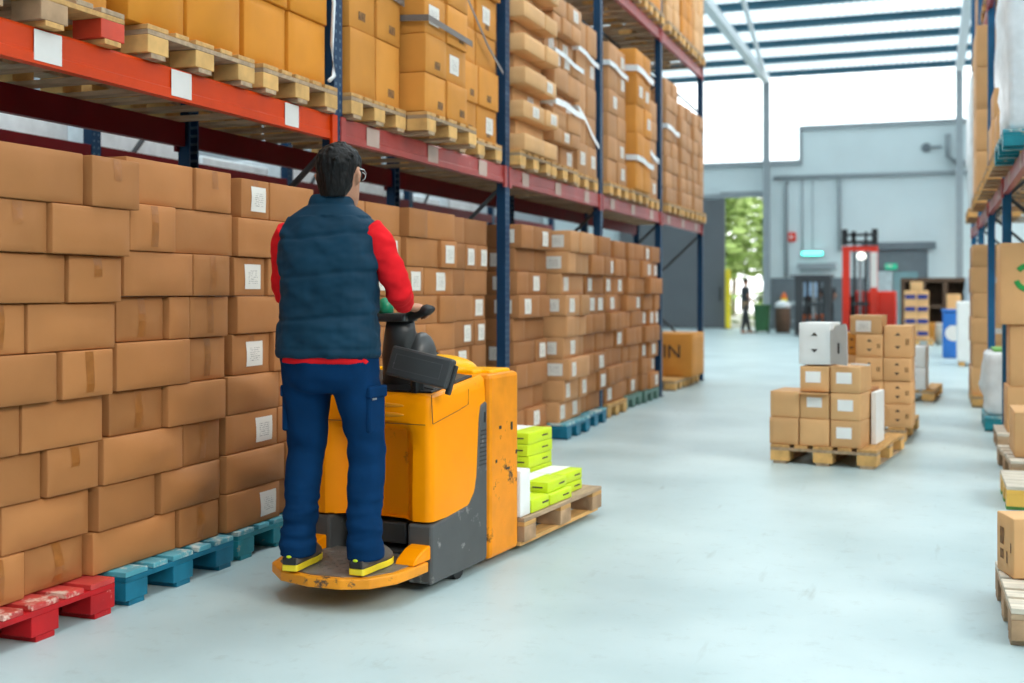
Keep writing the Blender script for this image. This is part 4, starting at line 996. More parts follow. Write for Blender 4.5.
def oval(cx, cy, z, rx, ry, n=28, yaw=0.0, sq=2.3, tilt=(0, 0)):
    P = []
    for k in range(n):
        a = 2 * PI * k / n; c, s = math.cos(a), math.sin(a)
        x = rx * math.copysign(abs(c) ** (2 / sq), c); y = ry * math.copysign(abs(s) ** (2 / sq), s)
        xx = x * math.cos(yaw) - y * math.sin(yaw); yy = x * math.sin(yaw) + y * math.cos(yaw)
        P.append((cx + xx, cy + yy, z + xx * tilt[0] + yy * tilt[1]))
    return P

PR = root('person', (-2.365, 4.36, 0.157), 'man in navy vest and red sleeves standing on the truck step, back turned', 'person')
YW = math.radians(10)      # torso turned a little to his left
def rot(x, y, a=YW): return (x * math.cos(a) - y * math.sin(a), x * math.sin(a) + y * math.cos(a))
TX, TYo = -0.035, 0.03     # torso axis offset
def tor(z, rx, ry, dy=0.0, dx=0.0, sq=2.5, tilt=(0, 0)):
    d = rot(dx, dy); return oval(TX + d[0], TYo + d[1], z, rx, ry, 32, YW, sq, tilt)
def tpt(x, y, z): d = rot(x, y); return Vector((TX + d[0], TYo + d[1], z))
# joints
hipL, hipR = tpt(-0.095, 0, 0.90), tpt(0.095, 0, 0.90)
kneeL, kneeR = Vector((-0.155, 0.055, 0.50)), Vector((0.12, 0.075, 0.50))
ankL, ankR = Vector((-0.155, -0.03, 0.09)), Vector((0.15, 0.0, 0.09))
shL, shR = tpt(-0.178, 0.0, 1.41), tpt(0.178, 0.0, 1.41)
elL = Vector((-0.285, 0.10, 1.16)); haL = Vector((-0.16, 0.36, 1.10))
elR = Vector((0.235, 0.13, 1.165)); haR = Vector((0.165, 0.355, 1.100))
headc = Vector((-0.005, 0.06, 1.652)); HYW = math.radians(3)

# body: one continuous surface
g = G()
g.rings([tor(0.84, .13, .09), tor(0.95, .145, .095), tor(1.08, .13, .085), tor(1.25, .15, .095), tor(1.38, .165, .095), tor(1.45, .14, .07), tor(1.50, .075, .06, 0.01)])
for h_, k_, a_ in ((hipL, kneeL, ankL), (hipR, kneeR, ankR)):
    g.tube([h_ + Vector((0, 0, 0.03)), h_.lerp(k_, .4), k_, k_.lerp(a_, .35), a_ + Vector((0, 0, 0.0)), a_ + Vector((0, 0, -0.02))], [.075, .07, .052, .05, .036, .036], 14, up=(0, 1, 0))
for s_, e_, h_ in ((shL, elL, haL), (shR, elR, haR)):
    w_ = h_
    g.tube([s_ + (e_ - s_) * -0.05, s_.lerp(e_, .3), e_.lerp(s_, .1), e_.lerp(w_, .12), e_.lerp(w_, .45), w_], [.05, .046, .038, .038, .036, .026], 14)
# neck and head
def hd(x, y, z):
    x, y, z = x * 1.1, y * 1.1, z * 1.1; c, s = math.cos(HYW), math.sin(HYW); return (headc.x + x * c - y * s, headc.y + x * s + y * c, headc.z + z)
n0 = tpt(0, 0.0, 1.44)
g.tube([n0, n0.lerp(headc, .45) + Vector((0, -.012, 0)), headc + Vector((0, -.02, -.05))], [.068, .060, .06], 18)
hr = [(-.118, .030, .032, .062), (-.105, .046, .048, .05), (-.08, .058, .066, .033), (-.045, .066, .084, .012), (0.0, .073, .094, 0.0), (.04, .0755, .098, -.004), (.075, .070, .090, -.008), (.10, .052, .066, -.01), (.114, .025, .032, -.01)]
R2 = []
for z, rx, ry, dy in hr: R2.append([hd(p[0], p[1] + dy, z) for p in oval(0, 0, 0, rx, ry, 24, 0, 2.2)])
g.rings(R2)
g.tube([hd(0, .088, .03), hd(0, .103, .0), hd(0, .117, -.028), hd(0, .10, -.038)], [.010, .012, .016, .011], 10)          # nose
for s in (-1, 1):
    g.ell(hd(s * .016, .098, -.032), (.009, .010, .008), 8, 6)
    g.tube([hd(s * .012, .097, .022), hd(s * .034, .092, .026), hd(s * .056, .074, .020)], [.008, .009, .007], 8)            # brow
    g.tube([hd(s * .071, -.004, .026), hd(s * .083, -.014, .030), hd(s * .088, -.018, .010), hd(s * .083, -.010, -.016), hd(s * .072, 0, -.030)], [.010, .012, .013, .011, .008], 10)   # ear
g.tube([hd(-.024, .090, -.060), hd(0, .098, -.058), hd(.024, .090, -.060)], [.006, .009, .006], 8)
g.tube([hd(-.022, .088, -.068), hd(0, .095, -.069), hd(.022, .088, -.068)], [.006, .009, .006], 8)
# hands: palm, four bent fingers and a thumb closing round the grips
def hand(g, w, grip, sgn):
    fwd = (grip - w).normalized(); up_ = Vector((0, 0, 1)); sd = fwd.cross(up_).normalized() * sgn; dn = Vector((0, 0, -1))
    g.tube([w - fwd * .01, w + fwd * .03, w + fwd * .065, w + fwd * .088], [.026, .034, .040, .036], 14, flat=0.55)
    for i, (o_, ln) in enumerate(((-.030, .92), (-.010, 1.0), (.010, .95), (.029, .80))):
        a = w + fwd * .082 + sd * o_ + up_ * .004
        b_ = a + (fwd * .034 + dn * .010) * ln; c_ = b_ + (fwd * .004 + dn * .028) * ln; d_ = c_ + (-fwd * .020 + dn * .012) * ln
        g.tube([a - fwd * .02, a, b_, c_, d_], [.0095, .0100, .0093, .0085, .0068], 9)
    a = w + fwd * .030 - sd * .030
    g.tube([a, a - sd * .020 + fwd * .022 + dn * .006, a - sd * .020 + fwd * .045 + dn * .026, a - sd * .008 + fwd * .060 + dn * .036], [.014, .0125, .0105, .008], 9)
hand(g, haR, Vector((0.215, 0.455, 1.085)), 1)
hand(g, haL, Vector((-0.10, 0.46, 1.085)), -1)
# feet inside the shoes
for a_, yw in ((ankL, -.05), (ankR, -.10)):
    f = Vector((math.sin(-yw), math.cos(yw), 0))
    g.tube([a_ + Vector((0, 0, .03)), a_ + Vector((0, 0, -.03)) - f * .02, a_ + f * .06 + Vector((0, 0, -.045)), a_ + f * .16 + Vector((0, 0, -.06))], [.035, .035, .032, .022], 10, up=(0, 0, 1))
fuse('skin_body', g, 0.0055, 3, M['skin'], PR)

# hair: thick cap over crown and nape, cropped above the ears
g = G()
hh = [(-.080, .050, .030, -.062), (-.045, .064, .054, -.046), (-.015, .0725, .066, -.036), (.015, .077, .080, -.026), (.045, .0845, .098, -.012), (.075, .081, .098, -.008), (.10, .068, .084, -.006), (.12, .045, .058, -.004), (.130, .018, .024, -.004)]
R2 = []
for z, rx, ry, dy in hh: R2.append([hd(p[0], p[1] + dy, z) for p in oval(0, 0, 0, rx, ry, 30, 0, 2.1)])
g.rings(R2)
for s in (-1, 1): g.box(-.004, .004, -.012, .010, -.03, .03, Matrix.Translation(hd(s * .077, .028, .012)), b=.002)
R = random.Random(3)
for k in range(24):
    a = R.uniform(-2.6, 2.6) - PI / 2; el = R.uniform(0.15, 1.5)
    p = Vector((.082 * math.cos(el) * math.cos(a), -.01 + .098 * math.cos(el) * math.sin(a), .045 + .082 * math.sin(el)))
    q = p * 1.0 + Vector((R.uniform(-.02, .02), R.uniform(-.02, .02), R.uniform(-.016, .012)))
    g.tube([hd(*(p * .96)), hd(*(p * 1.02)), hd(*(q * 1.035))], [.015, .012, .005], 7)
def hairfn(co, n):
    d = noise.noise(Vector((co.x * 60, co.y * 60, co.z * 22))) * .0045 + noise.noise(Vector((co.x * 140, co.y * 140, co.z * 50))) * .002
    return co + n * d
fuse('hair', g, 0.004, 1, M['hair'], PR, hairfn)
# glasses
g = G()
for s in (-1, 1): g.tube([hd(s * .079, -.005, .030), hd(s * .080, .05, .032), hd(s * .064, .108, .022)], .0022, 6)
g.tube([hd(-.012, .118, .022), hd(0, .12, .026), hd(.012, .118, .022)], .002, 6)
for s in (-1, 1):
    g.tube([hd(s * .038 + .023 * math.cos(t * PI / 8), .112 - abs(.3 * (.023 * math.cos(t * PI / 8))) * .5, .012 + .017 * math.sin(t * PI / 8)) for t in range(17)], .002, 6)
ob('glasses', g, M['lensclear'], PR, smooth=True)

# trousers
def leg_rings(h_, k_, a_, side):
    R = []; C = [(h_ + Vector((0, 0, .06)), .118, .125), (h_, .115, .125), (h_.lerp(k_, .2), .107, .118), (h_.lerp(k_, .45), .095, .105), (h_.lerp(k_, .75), .083, .092), (k_, .078, .084), (k_.lerp(a_, .25), .077, .084), (k_.lerp(a_, .5), .074, .082), (k_.lerp(a_, .75), .070, .080), (k_.lerp(a_, .92), .071, .083), (a_ + Vector((0, .01, -.036)), .072, .088)]
    for c, rx, ry in C: R.append(oval(c.x, c.y - .012, c.z, rx, ry, 28, YW * .5, 2.2))
    return R
g = G()
g.rings([tor(0.93, .180, .128, -.01), tor(0.88, .188, .135, -.015), tor(0.80, .190, .135, -.018), tor(0.76, .18, .12, -.012), tor(0.735, .14, .10, -.005)])
g.rings(leg_rings(hipL, kneeL, ankL, -1)); g.rings(leg_rings(hipR, kneeR, ankR, 1))
def pantfn(co, n):
    z = co.z
    cuff = math.exp(-((z - .20) / .13) ** 2); knee = math.exp(-((z - .52) / .12) ** 2); seat = math.exp(-((z - .78) / .10) ** 2)
    s = noise.noise(Vector((co.x * 5, co.y * 7, z * 24))) * .017 * cuff + noise.noise(Vector((co.x * 14, co.y * 12, z * 50))) * .006 * cuff
    s += noise.noise(Vector((co.x * 7 + z * 6, co.y * 9, z * 15 + 3))) * .013 * knee
    s += noise.noise(Vector((co.x * 9 + z * 9, co.y * 8, z * 11 + 9))) * .012 * seat
    s += noise.noise(Vector((co.x * 9, co.y * 9, z * 3.5 + 5))) * .008
    return co + n * s
tro = fuse('trousers', g, 0.0085, 4, M['pants'], PR, pantfn)
# cargo pocket on the outer thigh, back seams
def pocket(sx):
    c = (hipR if sx > 0 else hipL).lerp(kneeR if sx > 0 else kneeL, .56)
    a = -.22 if sx > 0 else PI + .22
    mx = Matrix.Translation((c.x, c.y - .012, c.z)) @ Matrix.Rotation(YW * .5 + (a if sx > 0 else a), 4, 'Z')
    g = G(); g.box(.066, .094, -.060, .060, -.10, .085, mx, b=.010); pk = ob('cargo_pocket', g, M['pants'], tro)
    g = G(); g.box(.068, .101, -.065, .065, .045, .095, mx, b=.008); ob('pocket_flap', g, M['pants'], pk)
    g = G(); g.box(.0995, .1025, -.05, -.02, .038, .046, mx); ob('flap_tab', g, M['stitch'], pk)
pocket(1); pocket(-1)

# red shirt: torso with both sleeves
g = G()
g.rings([tor(0.864, .201, .146, -.012), tor(0.90, .200, .145, -.012), tor(0.93, .186, .134, -.005), tor(1.10, .175, .12), tor(1.28, .182, .122), tor(1.40, .19, .112), tor(1.46, .16, .085), tor(1.49, .09, .07)])
for s_, e_, w_, sg in ((shL, elL, haL, -1), (shR, elR, haR, 1)):
    out = Vector((sg * .01, 0, 0)); w2 = e_.lerp(w_, .86)
    g.tube([s_ + (s_ - e_) * .06 - out, s_.lerp(e_, .15) + out, s_.lerp(e_, .45) + out, s_.lerp(e_, .8) + out, e_ + out * .4, e_.lerp(w2, .25), e_.lerp(w2, .6), w2], [.070, .071, .066, .061, .060, .056, .049, .041], 22)
def shirtfn(co, n):
    arm = 1.0 if (abs(co.x - TX) > .19) else 0.3
    s = noise.noise(Vector((co.x * 9, co.y * 9 + co.z * 9, co.z * 20))) * .008 + noise.noise(Vector((co.x * 20, co.y * 22, co.z * 38))) * .004
    return co + n * s * arm
fuse('shirt', g, 0.0075, 3, M['shirt'], PR, shirtfn)

# quilted vest with stand-up collar
g = G()
g.rings([tor(0.887, .210, .152, -.012), tor(0.897, .219, .160, -.012), tor(0.98, .219, .158, -.010), tor(1.08, .214, .152, -.006), tor(1.20, .214, .151, -.004), tor(1.30, .219, .149, -.004), tor(1.37, .224, .140, -.004), tor(1.415, .222, .126, .0), tor(1.447, .210, .112, .003), tor(1.472, .188, .102, .006), tor(1.495, .158, .094, .010), tor(1.515, .128, .088, .014), tor(1.535, .100, .084, .018), tor(1.565, .088, .084, .024), tor(1.577, .080, .078, .026)])
def vestfn(co, n):
    s = 0.0
    for z0 in (1.055, 1.235, 1.40): s -= .007 * math.exp(-((co.z - z0 - .012 * math.sin(co.x * 9)) / .010) ** 2)
    if co.z < 1.48:
        s += noise.noise(Vector((co.x * 7 + co.z * 3, co.y * 6, co.z * 9))) * .010 + noise.noise(Vector((co.x * 9 + co.z * 14, co.y * 9, co.z * 12 - co.x * 8))) * .009 + noise.noise(Vector((co.x * 26, co.y * 20, co.z * 40))) * .003
    s -= .005 * math.exp(-((co.z - 1.535) / .008) ** 2)
    s -= .004 * math.exp(-((co.z - .925) / .008) ** 2)
    return co + n * s
fuse('vest', g, 0.0075, 2, M['vest'], PR, vestfn)

# shoes
for a_, yw in ((ankL, .10), (ankR, -.04)):
    mx = Matrix.Translation((a_.x, a_.y, 0)) @ Matrix.Rotation(yw, 4, 'Z')
    SO = [(-.085, .030), (-.078, .036), (-.03, .039), (.04, .041), (.10, .049), (.15, .046), (.185, .034), (.20, .016)]
    pts = [(w, y) for y, w in SO] + [(-w, y) for y, w in SO[::-1]]
    g = G()
    UR = [(0.028, 1.0, 0), (.05, 1.0, 0), (.072, .97, 0), (.088, .92, 0), (.105, .70, -.004)]
    g.rings([[tuple(mx @ Vector((p[0] * .95 * (1 if zz < .06 else (.95 if p[1] < .05 else .8)), (p[1] * (1.0 if zz < .06 else (.90 if zz < .08 else (.76 if zz < .1 else .58))) if p[1] < .05 else .05 + (p[1] - .05) * (1.0 if zz < .04 else (.93 if zz < .06 else (.74 if zz < .08 else (.5 if zz < .1 else .25))))), zz))) for p in pts] for zz, k, d in UR])
    sh = ob('shoe', g, M['shoe'], PR, smooth=True)
    g = G(); g.prism(pts, 0.0, 0.028, 'z', mx, b=.004); ob('shoe_sole', g, M['sole'], sh)
    g = G(); g.box(-.031, .031, -.089, -.060, .026, .060, mx, b=.008); ob('heel_counter', g, M['black'], sh)
    g = G(); g.ell((0, -.0885, .062), (.012, .004, .006), 8, 6, mx); ob('heel_tab', g, M['lime'], sh)
# far worker by the doorway
def small_person(loc, rz, label, top, mid, legs, helmet=None, k=1.0):
    r = root('person', loc, label, 'person', None, rz); r.scale = (k, k, k)
    g = G(); O = lambda z, rx, ry, cx=0, cy=0: oval(cx, cy, z, rx, ry, 16, 0, 2.3)
    g.rings([O(.86, .15, .10), O(1.0, .15, .10), O(1.2, .17, .11), O(1.38, .19, .11), O(1.46, .14, .08), O(1.5, .06, .055)])
    g.tube([(0, 0, 1.46), (0, .01, 1.56)], .05, 10); g.ell((0, .02, 1.64), (.075, .095, .115), 14, 10); g.tube([(0, .10, 1.65), (0, .125, 1.62)], [.012, .016], 6)
    for s, y in ((-1, .18), (1, -.14)):
        g.tube([(s * .09, 0, .9), (s * .10, y * .5, .5), (s * .10, y, .1)], [.09, .065, .045], 10, up=(0, 1, 0))
        g.tube([(s * .10, y - .05, .04), (s * .10, y + .17, .035)], [.045, .035], 8)
        g.tube([(s * .19, 0, 1.42), (s * .25, .02, 1.15), (s * .2, .18, 1.0)], [.055, .045, .035], 10)
        g.ell((s * .19, .22, .98), (.035, .05, .03), 8, 6)
    fuse('skin_body', g, .018, 2, M['skin'], r)
    g = G(); g.rings([O(1.0, .17, .125), O(1.2, .185, .13), O(1.38, .205, .125), O(1.47, .15, .09), O(1.5, .08, .07)])
    for s in (-1, 1): g.tube([(s * .18, 0, 1.43), (s * .235, .01, 1.26)], [.072, .065], 10)
    fuse('shirt', g, .018, 1, M[top], r)
    g = G(); g.rings([O(.72, .185, .14), O(.9, .18, .13), O(1.03, .175, .128)]); ob('apron', g, M[mid], r, smooth=True)
    g = G(); g.rings([O(.80, .165, .115), O(.95, .16, .112)])
    for s, y in ((-1, .18), (1, -.14)): g.tube([(s * .09, 0, .9), (s * .10, y * .5, .5), (s * .10, y, .08)], [.10, .078, .062], 12, up=(0, 1, 0))
    fuse('trousers', g, .018, 1, M[legs], r)
    g = G(); g.ell((0, .005, 1.69), (.085, .105, .085), 14, 9); ob('hair' if not helmet else 'helmet', g, M[helmet or 'hair'], r, smooth=True)
    return r
small_person((-5.62, 37.8, 0), math.radians(-60), 'distant person in dark shirt and tan apron walking by the bright doorway', 'darkcloth', 'apron', 'darkcloth')

# ------------------------------------------------------------------ far end of the hall
WY = 42.5
def wbox(name, x0, x1, y0, y1, z0, z1, m): g = G(); g.box(x0, x1, y0, y1, z0, z1); return structure(name, g, M[m])
g = G(); g.box(-14, 9, -8, WY + .25, -0.12, 0.0); structure('floor', g, M['floor'])
g = G()
g.box(-14, -7.10, WY, WY + .22, 0, 5.85); g.box(-5.66, -4.36, WY, WY + .22, 0, 5.85); g.box(-7.10, -5.66, WY, WY + .22, 4.80, 5.85)
g.box(-4.36, 9, WY, WY + .22, 0, 7.08)
structure('wall_back', g, M['wall'])
g = G(); g.box(-14.2, -14, -8, WY + .22, 0, 9.2); structure('wall_side', g, M['wall2'])
g = G(); g.box(-14, 9, -8.2, -8, 0, 9.2); structure('wall_front', g, M['wall2'])
g = G(); g.box(9, 9.2, -8.2, WY + .22, 0, 5.0); structure('wall_flank', g, M['wall2'])
for k in range(10):
    g = G(); g.box(9.05, 9.15, -8 + k * 5.05 + .05, -8 + (k + 1) * 5.05 - .05, 5.0, 9.2); structure(f'window_{k + 5}', g, M['glaze'])
wbox('trim_1', -14, -4.36, WY - .10, WY + .24, 5.85, 6.02, 'trimgrey'); wbox('trim_2', -4.42, 9, WY - .10, WY + .24, 7.08, 7.22, 'trimgrey')
wbox('trim_3', -4.42, -4.30, WY - .08, WY - .001, 5.85, 7.08, 'trimgrey')
wbox('trim_4', -5.42, -4.1, WY - .03, WY - .001, 0, 1.82, 'dado'); wbox('trim_5', -4.1, -2.2, WY - .03, WY - .001, 0, 1.82, 'dado')
# glazing over the wall
for i, (x0, x1, z0) in enumerate(((-14, -5.6, 6.02), (-5.4, -4.44, 6.02), (-4.3, 0.8, 7.22), (1.0, 9, 7.22))):
    g = G(); g.box(x0, x1, WY + .05, WY + .07, z0, 9.0); structure(f'window_{i + 1}', g, M['glaze'])
# roof
g = G(); vs = []; fs = []; nx = 460; y0, y1 = -8.0, WY + .3
for i in range(nx + 1):
    x = -14 + 23.0 * i / nx; z = 9.26 + 0.05 * math.cos(2 * PI * i / 4)
    vs += [(x, y0, z), (x, y1, z)]
for i in range(nx): fs.append((2 * i, 2 * i + 1, 2 * i + 3, 2 * i + 2))
g.add(vs, fs); structure('ceiling', g, M['roof'])
for k in range(19):
    y = WY - .1 - 2.6 * k
    g = G(); g.prism([(-.10, 9.0), (.10, 9.0), (.10, 9.03), (.015, 9.03), (.015, 9.17), (.10, 9.17), (.10, 9.2), (-.10, 9.2), (-.10, 9.17), (-.015, 9.17), (-.015, 9.03), (-.10, 9.03)], -14, 9, 'x', Matrix.Translation((0, y, 0)))
    structure('trim_%d' % (10 + k), g, M['purlin'])
for k, x in enumerate((-5.5, 0.9)):
    g = G(); g.box(x - .12, x + .12, -8, WY - .35, 8.72, 8.98); structure('trim_%d' % (30 + k), g, M['whitesteel'])
    g = G(); g.prism([(-.11, -.12), (.11, -.12), (.11, -.09), (.02, -.09), (.02, .09), (.11, .09), (.11, .12), (-.11, .12), (-.11, .09), (-.02, .09), (-.02, -.09), (-.11, -.09)], 0, 8.72, 'z', Matrix.Translation((x, WY - .5, 0)))
    structure('trim_%d' % (40 + k), g, M['trimgrey'])
g = G(); g.tube([(-5.5, WY - .6, 8.85), (-4.55, 30, 8.9), (-3.9, 24, 8.95)], .07, 8); structure('trim_50', g, M['whitesteel'])
# doorway frame and sliding leaf
g = G(); g.box(-7.22, -7.06, WY - .06, WY - .001, 0, 4.92); g.box(-5.68, -5.56, WY - .06, WY - .001, 0, 4.92); g.box(-7.22, -5.56, WY - .06, WY - .001, 4.80, 4.95)
structure('trim_6', g, M['trimgrey'])
g = G(); g.box(-10.9, -7.0, WY - .35, WY - .25, 0.02, 4.68); d1 = structure('door_1', g, M['doorgrey'])
g = G(); g.box(-7.2, -7.12, WY - .39, WY - .35, 1.0, 1.5); ob('door_handle', g, M['darksteel'], d1)
g = G(); g.box(-11, -5.5, WY - .30, WY - .12, 4.72, 4.86); structure('trim_7', g, M['trimgrey'])
# inner doorway with half open glass doors, dark lintel rail
g = G(); g.box(-2.05, -0.10, WY - .04, WY - .001, 0, 2.78); structure('door_2', g, M['dado'])
g = G(); g.box(-2.3, 0.16, WY - .16, WY - .002, 2.80, 3.04); structure('trim_8', g, M['dado'])
g = G(); g.box(-2.0, -1.25, WY - .12, WY - .06, 0.02, 2.05); structure('door_3', g, M['palegrey'])
g = G(); g.box(-1.22, -0.42, WY - .12, WY - .06, 0.02, 2.02); structure('door_4', g, M['tealglass'])
# service runs on the wall
def pipe(lbl, pts, r, m='trimgrey', name='wall_pipe'):
    g = G(); g.tube(pts, r, 10); return tag(ob(name, g, M[m], smooth=True), lbl, 'pipe')
W_ = WY - .1
pipe('long grey conduit running level across the back wall', [(-5.3, W_, 5.40), (1.9, W_, 5.40)], .07)
pipe('thick grey downpipe beside the red box on the back wall', [(-4.86, W_, 1.85), (-4.86, W_, 5.1), (-4.80, W_, 5.25)], .07)
pipe('thin grey pipe above the teal lamp on the back wall', [(-4.3, W_ + .04, 2.8), (-4.3, W_ + .04, 5.3)], .025)
pipe('thin grey cable above the teal lamp middle on the back wall', [(-3.95, W_ + .05, 2.8), (-3.95, W_ + .05, 5.3)], .012)
pipe('grey downpipe above the forklift on the back wall', [(-3.02, W_, 2.75), (-3.02, W_, 5.32)], .06)
pipe('bent grey duct by the high wall vent', [(0.55, W_, 6.7), (0.55, W_, 5.95), (0.8, W_, 5.75), (1.6, W_, 5.7)], .09)
o = root('wall_vent', (-0.15, WY - .06, 6.28), 'round dark vent with a spout high on the back wall', 'vent')
g = G(); g.tube([(0, 0, 0), (0, .05, 0)], .16, 16, up=(0, 0, 1)); ob('vent_disc', g, M['dado'], o)
g = G(); g.tube([(0.1, -.02, 0), (0.5, -.02, 0.02)], .05, 8); ob('vent_spout', g, M['trimgrey'], o)
o = root('wall_lamp', (-3.95, WY - .15, 2.62), 'glowing teal strip lamp on the back wall', 'lamp')
g = G(); g.box(-.36, .36, -.06, .0, 0, .12, b=.02); ob('lamp_tube', g, M['teallight'], o)
g = G(); g.box(-.40, .40, 0.0, .14, -.02, .14); ob('lamp_housing', g, M['trimgrey'], o)
g = G(); g.box(-4.45, -3.15, WY - .30, WY - .002, 2.15, 2.34); tag(ob('wall_shelf', g, M['trimgrey']), 'narrow grey ledge on the back wall below the teal lamp', 'shelf')
o = root('alarm_box', (-4.68, WY - .05, 3.12), 'small red alarm box on the back wall', 'alarm box')
g = G(); g.box(-.15, .15, -.06, .04, 0, .32, b=.01); ob('case', g, M['red'], o)
g = G(); g.tube([(0, -.085, .16), (0, -.06, .16)], .06, 10, up=(0, 0, 1)); ob('push_button', g, M['plainwhite'], o)
o = root('exit_sign', (-1.3, WY - .2, 2.10), 'green exit sign over the glass doors', 'sign')
g = G(); g.box(-.20, .20, -.02, .02, 0, .20, b=.008); ob('sign_panel', g, M['exitgreen'], o)
g = G(); g.prism([(-.17, .11), (-.03, .11), (-.03, .06), (.06, .12), (-.03, .18), (-.03, .14), (-.17, .14)], -.024, -.019, 'y'); ob('arrow_mark', g, M['plainwhite'], o)
# exterior
g = G(); g.box(-30, 12, WY + .3, 80, -.2, -.02); structure('ground', g, M['ground'])
R = random.Random(5)
for q, (x, y, h) in enumerate(((-9.4, 50, 7.0), (-6.2, 57, 6.0), (-10.5, 66, 8.0), (-14.5, 58, 7.0))):
    o = root('tree', (x, y, -.02), ['tall pale green tree just outside the doorway', 'lower green tree behind the yellow bollard', 'far tall tree out in the yard', 'tree beyond the sliding door edge'][q], 'tree', 'trees outside the doorway')
    g = G(); g.tube([(0, 0, 0), (.1, 0, h * .3), (0, .1, h * .55)], [.16, .12, .07], 8); ob('trunk', g, M['bark'], o, smooth=True)
    g = G()
    for k in range(1500):
        a, e, rr = R.uniform(0, 2 * PI), R.uniform(-1.2, 1.4), R.uniform(.4, 1) ** .5 * h * .34
        c = Vector((rr * math.cos(a) * math.cos(e), rr * math.sin(a) * math.cos(e), h * .6 + rr * 1.1 * math.sin(e)))
        mx = Matrix.Translation(c) @ Matrix.Rotation(R.uniform(0, 6), 4, 'Z') @ Matrix.Rotation(R.uniform(-1, 1), 4, 'X')
        s = R.uniform(.22, .5); g.add([(-s, 0, 0), (0, -s * .5, .03), (s, 0, 0), (0, s * .5, .03)], [(0, 1, 2, 3)], mx)
    ob('crown', g, M['leaf'], o)
for q, (x, y) in enumerate(((-6.0, 49.5), (-8.3, 46))):
    o = root('shrub', (x, y, -.02), ['bright green shrub outside the doorway behind the person', 'bright green shrub outside beside the bollard'][q], 'shrub', 'shrubs outside the doorway')
    g = G()
    for k in range(5): g.tube([(0, 0, 0), (R.uniform(-.5, .5), R.uniform(-.4, .4), R.uniform(.6, 1.1))], [.03, .012], 6)
    ob('stem', g, M['bark'], o)
    g = G()
    for k in range(600):
        c = Vector((R.gauss(0, .45), R.gauss(0, .4), abs(R.gauss(.8, .4)))); s = R.uniform(.12, .28)
        mx = Matrix.Translation(c) @ Matrix.Rotation(R.uniform(0, 6), 4, 'Z') @ Matrix.Rotation(R.uniform(-1, 1), 4, 'X')
        g.add([(-s, 0, 0), (0, -s * .5, .02), (s, 0, 0), (0, s * .5, .02)], [(0, 1, 2, 3)], mx)
    ob('foliage', g, M['leaf'], o)
o = root('bollard', (-6.85, WY - .6, 0), 'yellow guard post at the edge of the bright doorway', 'bollard')
g = G(); g.tube([(0, 0, 0.02), (0, 0, 2.1), (0, 0, 2.14)], [.10, .10, .05], 14); ob('post', g, M['yellowpost'], o)
g = G(); g.box(-.16, .16, -.16, .16, 0, .02); ob('foot_plate', g, M['darksteel'], o)
# bins
def bin_(lbl, x, y, m, w, h):
    o = root('wheeled_bin', (x, y, 0), lbl, 'bin')
    g = G(); g.rings([oval(0, 0, .06, w * .42, w * .42, 20, 0, 5), oval(0, 0, h * .92, w * .5, w * .5, 20, 0, 5)]); ob('bin_body', g, M[m], o)
    g = G(); g.box(-w * .53, w * .53, -w * .55, w * .53, h * .92, h, b=.03); ob('lid', g, M[m], o)
    for s in (-1, 1): g = G(); g.tube([(s * w * .38 - .03, w * .3, .07), (s * w * .38 + .03, w * .3, .07)], .07, 10); ob('wheel', g, M['black'], o)
    return o
bin_('dark green wheeled bin by the walking person', -5.12, 38.0, 'greenbin', .5, .92)
o = root('waste_barrel', (-4.52, 38.5, 0), 'brown waste barrel with a white bag beside the green bin', 'barrel')
g = G(); g.rings([oval(0, 0, 0, .22, .22, 18, 0, 2), oval(0, 0, .4, .25, .25, 18, 0, 2), oval(0, 0, .82, .23, .23, 18, 0, 2)]); ob('barrel_body', g, M['brown'], o, smooth=True)
g = G(); g.ell((0, 0, .88), (.26, .26, .16), 14, 8); ob('bag', g, M['wrapwhite'], o, smooth=True)
# workbench, notice, extinguisher, second truck, forklift
o = root('workbench', (-4.1, 41.2, 0), 'pale workbench along the grey part of the back wall', 'workbench')
g = G(); g.box(-.75, .75, -.35, .35, .88, .98, b=.01); ob('bench_top', g, M['palegrey'], o)
for sx in (-1, 1):
    for sy in (-1, 1): g = G(); g.box(sx * .68 - .05, sx * .68 + .05, sy * .28 - .05, sy * .28 + .05, 0, .88); ob('leg', g, M['whitesteel'], o)
g = G(); g.box(-.68, .68, -.28, .28, .30, .34); ob('lower_shelf', g, M['trimgrey'], o)
o = root('notice_board', (-4.02, WY - .06, 1.12), 'pale blue notice on the grey wall panel over the bench', 'notice')
g = G(); g.box(-.22, .22, -.02, .0, 0, .62); ob('board', g, M['screen'], o); g = G(); g.box(-.25, .25, .0, .03, -.03, .65); ob('frame', g, M['trimgrey'], o)
o = root('fire_extinguisher', (-4.92, WY - .22, .75), 'orange and yellow extinguisher hung on the grey wall panel', 'extinguisher')
g = G(); g.tube([(0, 0, 0), (0, 0, .42), (0, 0, .5), (0, 0, .56)], [.11, .11, .06, .03], 14); ob('cylinder', g, M['orange'], o, smooth=True)
g = G(); g.tube([(0, 0, .16), (0, 0, .34)], .113, 14); ob('yellow_band', g, M['yellowpost'], o, smooth=True)
g = G(); g.box(-.03, .03, .10, .16, .1, .45); g.box(-.10, .10, .10, .16, .3, .36); ob('wall_mount', g, M['darksteel'], o)
